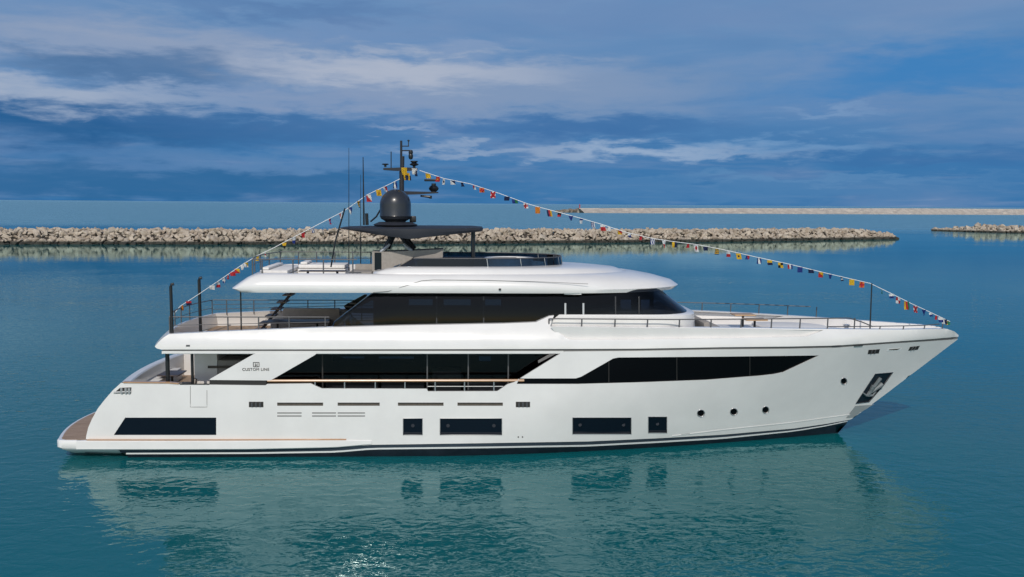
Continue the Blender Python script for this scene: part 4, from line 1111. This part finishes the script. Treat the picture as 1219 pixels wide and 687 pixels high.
# ------------------------------------------------------------------ loose furniture aboard
def table(base, w, d, h, topm, legm, label, legs=1, thick=0.05):
    e = aboard('table', base, label, 'table')
    b = MB(); b.box((0, 0, h), (w, d, thick), None, min(0.02, thick * 0.4)); b.build('table_top', topm, e)
    for k in range(legs):
        x = 0 if legs == 1 else lerp(-w * 0.32, w * 0.32, k / (legs - 1))
        b = MB(); b.lathe((x, 0, 0), [(0.01, 0), (0.22, 0), (0.2, 0.03), (0.05, 0.05), (0.05, h - 0.03), (0.01, h - 0.03)], 16); b.build('leg', legm, e)
    return e
def on(px, py, Y, z): q = P(px, py, Y); return Vector((q.x, Y, z))
M['ltwood'] = mat('pale_teak_top', (0.46, 0.30, 0.17), 0.45, coat=0.1, var=0.12, vscale=4, stretch=(1, 9, 1))
table(on(884.5, 374, 0.15, ZU + 0.34), 0.95, 0.8, P(884, 374.4, 0.15).z - ZU - 0.34, M['ltwood'], M['black'], 'higher of two small light wood tables on the white foredeck', thick=0.06)
table(on(898.5, 380, -0.95, ZU + 0.34), 0.95, 0.7, max(0.25, P(898, 380.2, -0.95).z - ZU - 0.34), M['ltwood'], M['black'], 'lower of two small light wood tables on the white foredeck', thick=0.06)
table(on(354, 386, -0.6, ZU), 2.6, 1.1, 0.72, M['dkwood'], M['black'], 'long dark dining table on the upper aft deck beside the stairs', 2)
table(on(205, 448, 0.3, ZM), 0.9, 1.3, 0.66, M['dkwood'], M['black'], 'dark pedestal table in the cockpit in front of the stern sofa', 1)
table(on(384, 322, -1.2, ZS), 1.9, 0.6, P(384, 322.5, -1.2).z - ZS, M['dkwood'], M['black'], 'low slim wooden table between the white sun pads on the sun deck', 2, 0.04)
def stern_sofa():
    e = aboard('sofa', on(174, 452, 0, ZM), 'grey sofa set against the stern bulwark in the open cockpit', 'sofa')
    b = MB(); b.box((0.35, 0, 0.2), (0.85, 5.2, 0.4), None, 0.05); b.build('base', M['gel2'], e)
    b = MB(); b.box((0.38, 0, 0.46), (0.8, 5.1, 0.14), None, 0.05); b.build('seat', M['cushion'], e)
    b = MB(); b.box((-0.02, 0, 0.62), (0.24, 5.1, 0.4), Matrix.Rotation(R(-14), 3, 'Y'), 0.06); b.build('backrest', M['grey_fab'], e)
stern_sofa()
def armchair(px, py, Y, label):
    e = aboard('armchair', on(px, py, Y, ZM), label, 'armchair')
    b = MB(); b.box((0, 0, 0.36), (0.75, 0.75, 0.2), None, 0.05); b.build('seat', M['taupe'], e)
    b = MB(); b.box((0.36, 0, 0.58), (0.14, 0.75, 0.55), Matrix.Rotation(R(12), 3, 'Y'), 0.05); b.build('backrest', M['taupe'], e)
    for sy in (-0.36, 0.36): b = MB(); b.box((0, sy, 0.5), (0.7, 0.1, 0.14), None, 0.03); b.build('armrest', M['taupe'], e)
    for sx in (-0.3, 0.3):
        for sy in (-0.3, 0.3): b = MB(); b.tube([(sx, sy, 0), (sx, sy, 0.28)], 0.025, 6); b.build('leg', M['black'], e)
armchair(222, 450, -1.7, 'taupe armchair in the cockpit between the dark pillar and the grey wall')
def sunpad(x0, x1, Y, w, h, label, m='cushion'):
    a, c = P(x0, 322, Y).x, P(x1, 322, Y).x
    e = aboard('sun_pad', ((a + c) / 2, Y, ZS), label, 'sun pad', 'white sun pads on the sun deck')
    b = MB(); b.box((0, 0, h / 2 - 0.05), (c - a, w, h - 0.1), None, 0.04); b.build('base', M['gel2'], e)
    b = MB(); b.box((0, 0, h), (c - a - 0.06, w - 0.06, 0.16), None, 0.06); b.build('cushion', M[m], e)
    b = MB(); b.box((-(c - a) / 2 + 0.25, 0, h + 0.14), (0.3, w - 0.3, 0.10), None, 0.045); b.build('headrest', M[m], e)
sunpad(318, 352, 0.3, 3.6, 0.36, 'broad white sun pad at the aft edge of the sun deck behind the slim railing')
sunpad(358, 414, 1.5, 1.7, 0.46, 'long white sun pad on the sun deck beside the thin whip antennas')
e = aboard('deck_sofa', on(431, 320, -1.4, ZS), 'taupe sofa on the sun deck between the whip antenna and the bar', 'sofa')
b = MB(); b.box((0, 0, 0.24), (0.95, 1.6, 0.4), None, 0.06); b.build('seat', M['taupe'], e)
b = MB(); b.box((0.1, 0.7, 0.42), (0.9, 0.25, 0.5), None, 0.06); b.build('backrest', M['taupe'], e)

# ------------------------------------------------------------------ dressing lines and signal flags
FC = {'y': (0.75, 0.50, 0.03), 'r': (0.55, 0.03, 0.04), 'b': (0.02, 0.05, 0.26), 'w': (0.78, 0.78, 0.76), 'k': (0.012, 0.012, 0.015), 'o': (0.72, 0.27, 0.03), 'g': (0.03, 0.22, 0.10), 'n': (0.012, 0.025, 0.09)}
for k, c in FC.items(): M['f_' + k] = mat({'y': 'yellow', 'r': 'red', 'b': 'blue', 'w': 'white', 'k': 'black', 'o': 'orange', 'g': 'green', 'n': 'navy'}[k] + '_bunting', c, 0.8)
def pat(kind, c):
    A, B = c[0], c[-1]
    f = {'plain': lambda u, v: A, 'hsplit': lambda u, v: A if v < 0.5 else B, 'vsplit': lambda u, v: A if u < 0.5 else B,
         'hbars': lambda u, v: (A if int(v * 6) % 2 == 0 else B), 'vbars': lambda u, v: (A if int(u * 6) % 2 == 0 else B),
         'h3': lambda u, v: c[min(2, int(v * 3))], 'v3': lambda u, v: c[min(2, int(u * 3))],
         'cross': lambda u, v: B if abs(u - 0.5) < 0.17 or abs(v - 0.5) < 0.17 else A,
         'saltire': lambda u, v: B if abs(u - v) < 0.2 or abs(u + v - 1) < 0.2 else A,
         'check': lambda u, v: A if (u < 0.5) == (v < 0.5) else B,
         'square': lambda u, v: B if abs(u - 0.5) < 0.25 and abs(v - 0.5) < 0.25 else A,
         'diag': lambda u, v: A if u > v else B,
         'diamond': lambda u, v: B if abs(u - 0.5) + abs(v - 0.5) < 0.45 else A}
    return f[kind]
CN = {'y': 'yellow', 'r': 'red', 'b': 'blue', 'w': 'white', 'k': 'black', 'o': 'orange', 'g': 'green', 'n': 'navy'}
def words(kind, c):
    n = [CN[k] for k in c]
    return {'plain': f'plain {n[0]}', 'hsplit': f'{n[0]} over {n[-1]}', 'vsplit': f'half {n[0]} half {n[-1]}', 'hbars': f'{n[0]} and {n[-1]} barred',
            'vbars': f'{n[0]} and {n[-1]} upright-striped', 'h3': ' '.join(n) + ' banded', 'v3': ' '.join(n) + ' upright-banded', 'cross': f'{n[0]} with {n[-1]} cross',
            'saltire': f'{n[0]} with {n[-1]} diagonal cross', 'check': f'{n[0]} and {n[-1]} chequered', 'square': f'{n[0]} with {n[-1]} centre',
            'diag': f'{n[0]} and {n[-1]} diagonally halved', 'diamond': f'{n[0]} with {n[-1]} diamond'}[kind]
def flag(top, size, kind, c, tall, tri, label, k):
    rr2 = random.Random(k * 13 + 5)
    yaw = rr2.uniform(-1.15, 1.15) + YAW; wv = rr2.uniform(0.02, 0.05); ph = rr2.uniform(0, 6)
    N = 6; g = []; f = pat(kind, c); keys = list(dict.fromkeys(c)); b = MB()
    sx, sz = size, size * tall
    swing = rr2.uniform(0.0, 0.45)
    for j in range(N + 1):
        v = j / N; row = []
        for i in range(N + 1):
            u = i / N; uu = 0.5 + (u - 0.5) * ((1 - v * 0.85) if tri else 1)
            row.append(Vector(((uu - 0.5) * sx + swing * v * sz * 0.5, math.sin(u * 5 + v * 2.5 + ph) * wv * (0.3 + v), -v * sz)))
        g.append([b.bm.verts.new(p) for p in row])
    for j in range(N):
        for i in range(N):
            b.mi = keys.index(f((i + 0.5) / N, (j + 0.5) / N)); b.face((g[j][i], g[j][i + 1], g[j + 1][i + 1], g[j + 1][i]))
    bmesh.ops.solidify(b.bm, geom=b.bm.faces[:], thickness=0.006)
    o = b.build('signal_flag', [M['f_' + q] for q in keys], smooth=40, recalc=False)
    o.location = YROT @ top; o.rotation_euler.z = yaw
    return tag(o, label, 'signal flag', 'signal flags dressing the yacht overall')
ORD = ['first', 'second', 'third', 'fourth', 'fifth', 'sixth', 'seventh', 'eighth', 'ninth', 'tenth', 'eleventh', 'twelfth', 'thirteenth', 'fourteenth', 'fifteenth', 'sixteenth', 'seventeenth', 'eighteenth', 'nineteenth', 'twentieth']
def ordn(n):
    if n <= 20: return ORD[n - 1]
    t_, r_ = divmod(n, 10); w_ = {2: 'twenty', 3: 'thirty', 4: 'forty', 5: 'fifty', 6: 'sixty'}[t_]
    return (w_ + '-' + ORD[r_ - 1]) if r_ else w_[:-1] + 'ieth'
FORE = [(499.5, 203), (528.5, 212.5), (560, 219), (595, 230.5), (627.5, 242.5), (645, 247.5), (666, 253), (690, 259.5), (716, 267), (745, 276.5), (777.6, 284), (800, 287.4), (828, 291), (860, 297), (900, 306), (940, 314.6), (985, 325.6), (1036, 337.4), (1060, 349), (1084, 361), (1110, 373), (1130.7, 382.8)]
AFTL = [(476, 213), (460, 221), (437, 232), (410, 251), (385, 264), (352, 281), (326, 295), (306, 304.5), (289, 314.7), (260, 334.5), (237, 350), (214.6, 364.5), (207, 374)]
def line_y(L, x):
    Ls = sorted(L); return interp(x, Ls)
def cord(L, name, label):
    b = MB(); pts = [P(x, y, 0.0) for x, y in L]; b.tube(pts, 0.013, 5)
    o = b.build(name, M['white'], origin=pts[0]); o.location = YROT @ pts[0]; o.rotation_euler.z = YAW
    tag(o, label, 'flag line')
cord(FORE, 'flag_line', 'white flag line running from the mast down to the bow')
cord(AFTL, 'flag_line', 'white flag line running from the mast down to the stern')
F1 = [(509, 'plain', 'y', 1, 0), (521, 'square', 'ro', 1, 0), (528, 'square', 'wn', 1.2, 0), (539, 'diag', 'nw', 0.8, 0), (550, 'plain', 'n', 0.7, 0), (564.5, 'vsplit', 'rw', 0.8, 0), (573.5, 'cross', 'or', 0.9, 0), (586.8, 'saltire', 'wr', 1.3, 0), (603.5, 'plain', 'n', 0.7, 0), (612.5, 'vsplit', 'bg', 0.7, 0), (625.5, 'cross', 'wr', 1, 0), (640, 'plain', 'o', 1.3, 0), (653.5, 'v3', 'nry', 1.3, 0), (666, 'hsplit', 'kr', 0.8, 0), (679.5, 'plain', 'b', 1.0, 1), (692, 'h3', 'bww', 1, 0), (705.5, 'vbars', 'bw', 1.1, 0), (717.5, 'h3', 'wrr', 1.2, 0), (724.5, 'plain', 'w', 0.8, 0), (737.5, 'diag', 'ry', 0.7, 0), (749.5, 'hsplit', 'wb', 0.7, 0), (763, 'plain', 'r', 0.8, 0), (776.5, 'vbars', 'bw', 1.2, 0), (790.5, 'hsplit', 'wr', 1.5, 1), (803, 'vsplit', 'yn', 1.1, 0), (819, 'plain', 'r', 0.7, 0), (828.5, 'diamond', 'wr', 1.4, 0), (840, 'plain', 'n', 0.7, 0), (853, 'hbars', 'yn', 1.2, 0), (866.5, 'hsplit', 'wr', 1.2, 0), (878.8, 'square', 'yn', 1.2, 0), (890, 'vsplit', 'br', 0.7, 0), (903.5, 'v3', 'bwb', 1.2, 0), (916, 'hsplit', 'yn', 1, 0), (929, 'check', 'yk', 1.1, 0), (940.5, 'v3', 'rwb', 0.9, 0), (952.3, 'plain', 'b', 1.1, 0), (965, 'plain', 'n', 0.6, 0), (977, 'diag', 'yr', 1.1, 0), (988, 'plain', 'b', 0.9, 1), (1002, 'h3', 'nwn', 0.7, 0), (1014, 'plain', 'y', 1.2, 0), (1026, 'cross', 'or', 1.2, 0), (1050, 'diag', 'wg', 0.9, 1), (1061.3, 'hsplit', 'wb', 0.9, 0), (1069, 'check', 'rw', 1.3, 0), (1079, 'v3', 'yrg', 1.7, 0), (1090, 'saltire', 'wr', 1.4, 0), (1100, 'plain', 'b', 1.2, 1), (1108, 'hsplit', 'wb', 0.8, 0), (1114.5, 'plain', 'r', 0.9, 0), (1119.5, 'hsplit', 'wb', 1, 0), (1124, 'vsplit', 'wn', 1, 0), (1128.5, 'vsplit', 'yg', 0.8, 0)]
for i, (x, kd, c, tall, tri) in enumerate(F1):
    q = P(x, line_y(FORE, x) + 0.4, 0.0)
    flag(q, 0.215 if tall > 0.75 else 0.25, kd, c, tall, tri, f'{words(kd, c)} {"pennant" if tri else "signal flag"}, {ordn(i + 1)} from the mast on the bow line', i)
F2 = [(470, 'v3', 'nwb', 1.3, 0), (458.5, 'diag', 'rw', 1, 0), (450.5, 'square', 'yo', 1.2, 0), (438.5, 'diag', 'wr', 1.4, 0), (427, 'hbars', 'yk', 1.3, 1), (416.5, 'diag', 'bw', 1.4, 1), (405.5, 'vsplit', 'rw', 1.1, 0), (393, 'diag', 'br', 1.1, 0), (373, 'vbars', 'bw', 1.1, 0), (361, 'plain', 'r', 1, 0), (350, 'hsplit', 'wb', 1.2, 0), (338, 'hsplit', 'yk', 1.2, 1), (315.5, 'h3', 'wrw', 0.9, 0), (306.5, 'plain', 'y', 1, 0), (293, 'diag', 'yw', 0.9, 0), (288, 'plain', 'w', 0.9, 1), (282, 'diag', 'yr', 0.9, 0), (276.5, 'plain', 'r', 0.8, 0), (271.5, 'saltire', 'wr', 0.9, 0), (266.5, 'cross', 'bw', 1.1, 0), (259, 'hsplit', 'wr', 1.1, 0), (252.5, 'plain', 'w', 0.8, 0), (217, 'plain', 'o', 1.0, 0), (224.5, 'hsplit', 'rn', 0.8, 0)]
F2.sort(key=lambda q: -q[0])
for i, (x, kd, c, tall, tri) in enumerate(F2):
    q = P(x, line_y(AFTL, x) + 0.4, 0.0)
    flag(q, 0.22, kd, c, tall, tri, f'{words(kd, c)} {"pennant" if tri else "signal flag"}, {ordn(i + 1)} from the mast on the stern line', 100 + i)
for k, (x, y, c, t_) in enumerate(((481, 199.5, 'y', 1.2), (484, 206, 'y', 1.2), (493.5, 200.5, 'w', 1.0), (495, 203.5, 'n', 0.9), (485.5, 209, 'n', 0.8))):
    flag(P(x, y, 0.5), 0.26, 'plain', c, t_, 0, f'plain {CN[c]} signal flag bunched against the mast, ' + ('upper one of its colour' if k in (0, 3) else 'lower one of its colour' if k in (1, 4) else 'only white one there'), 300 + k)
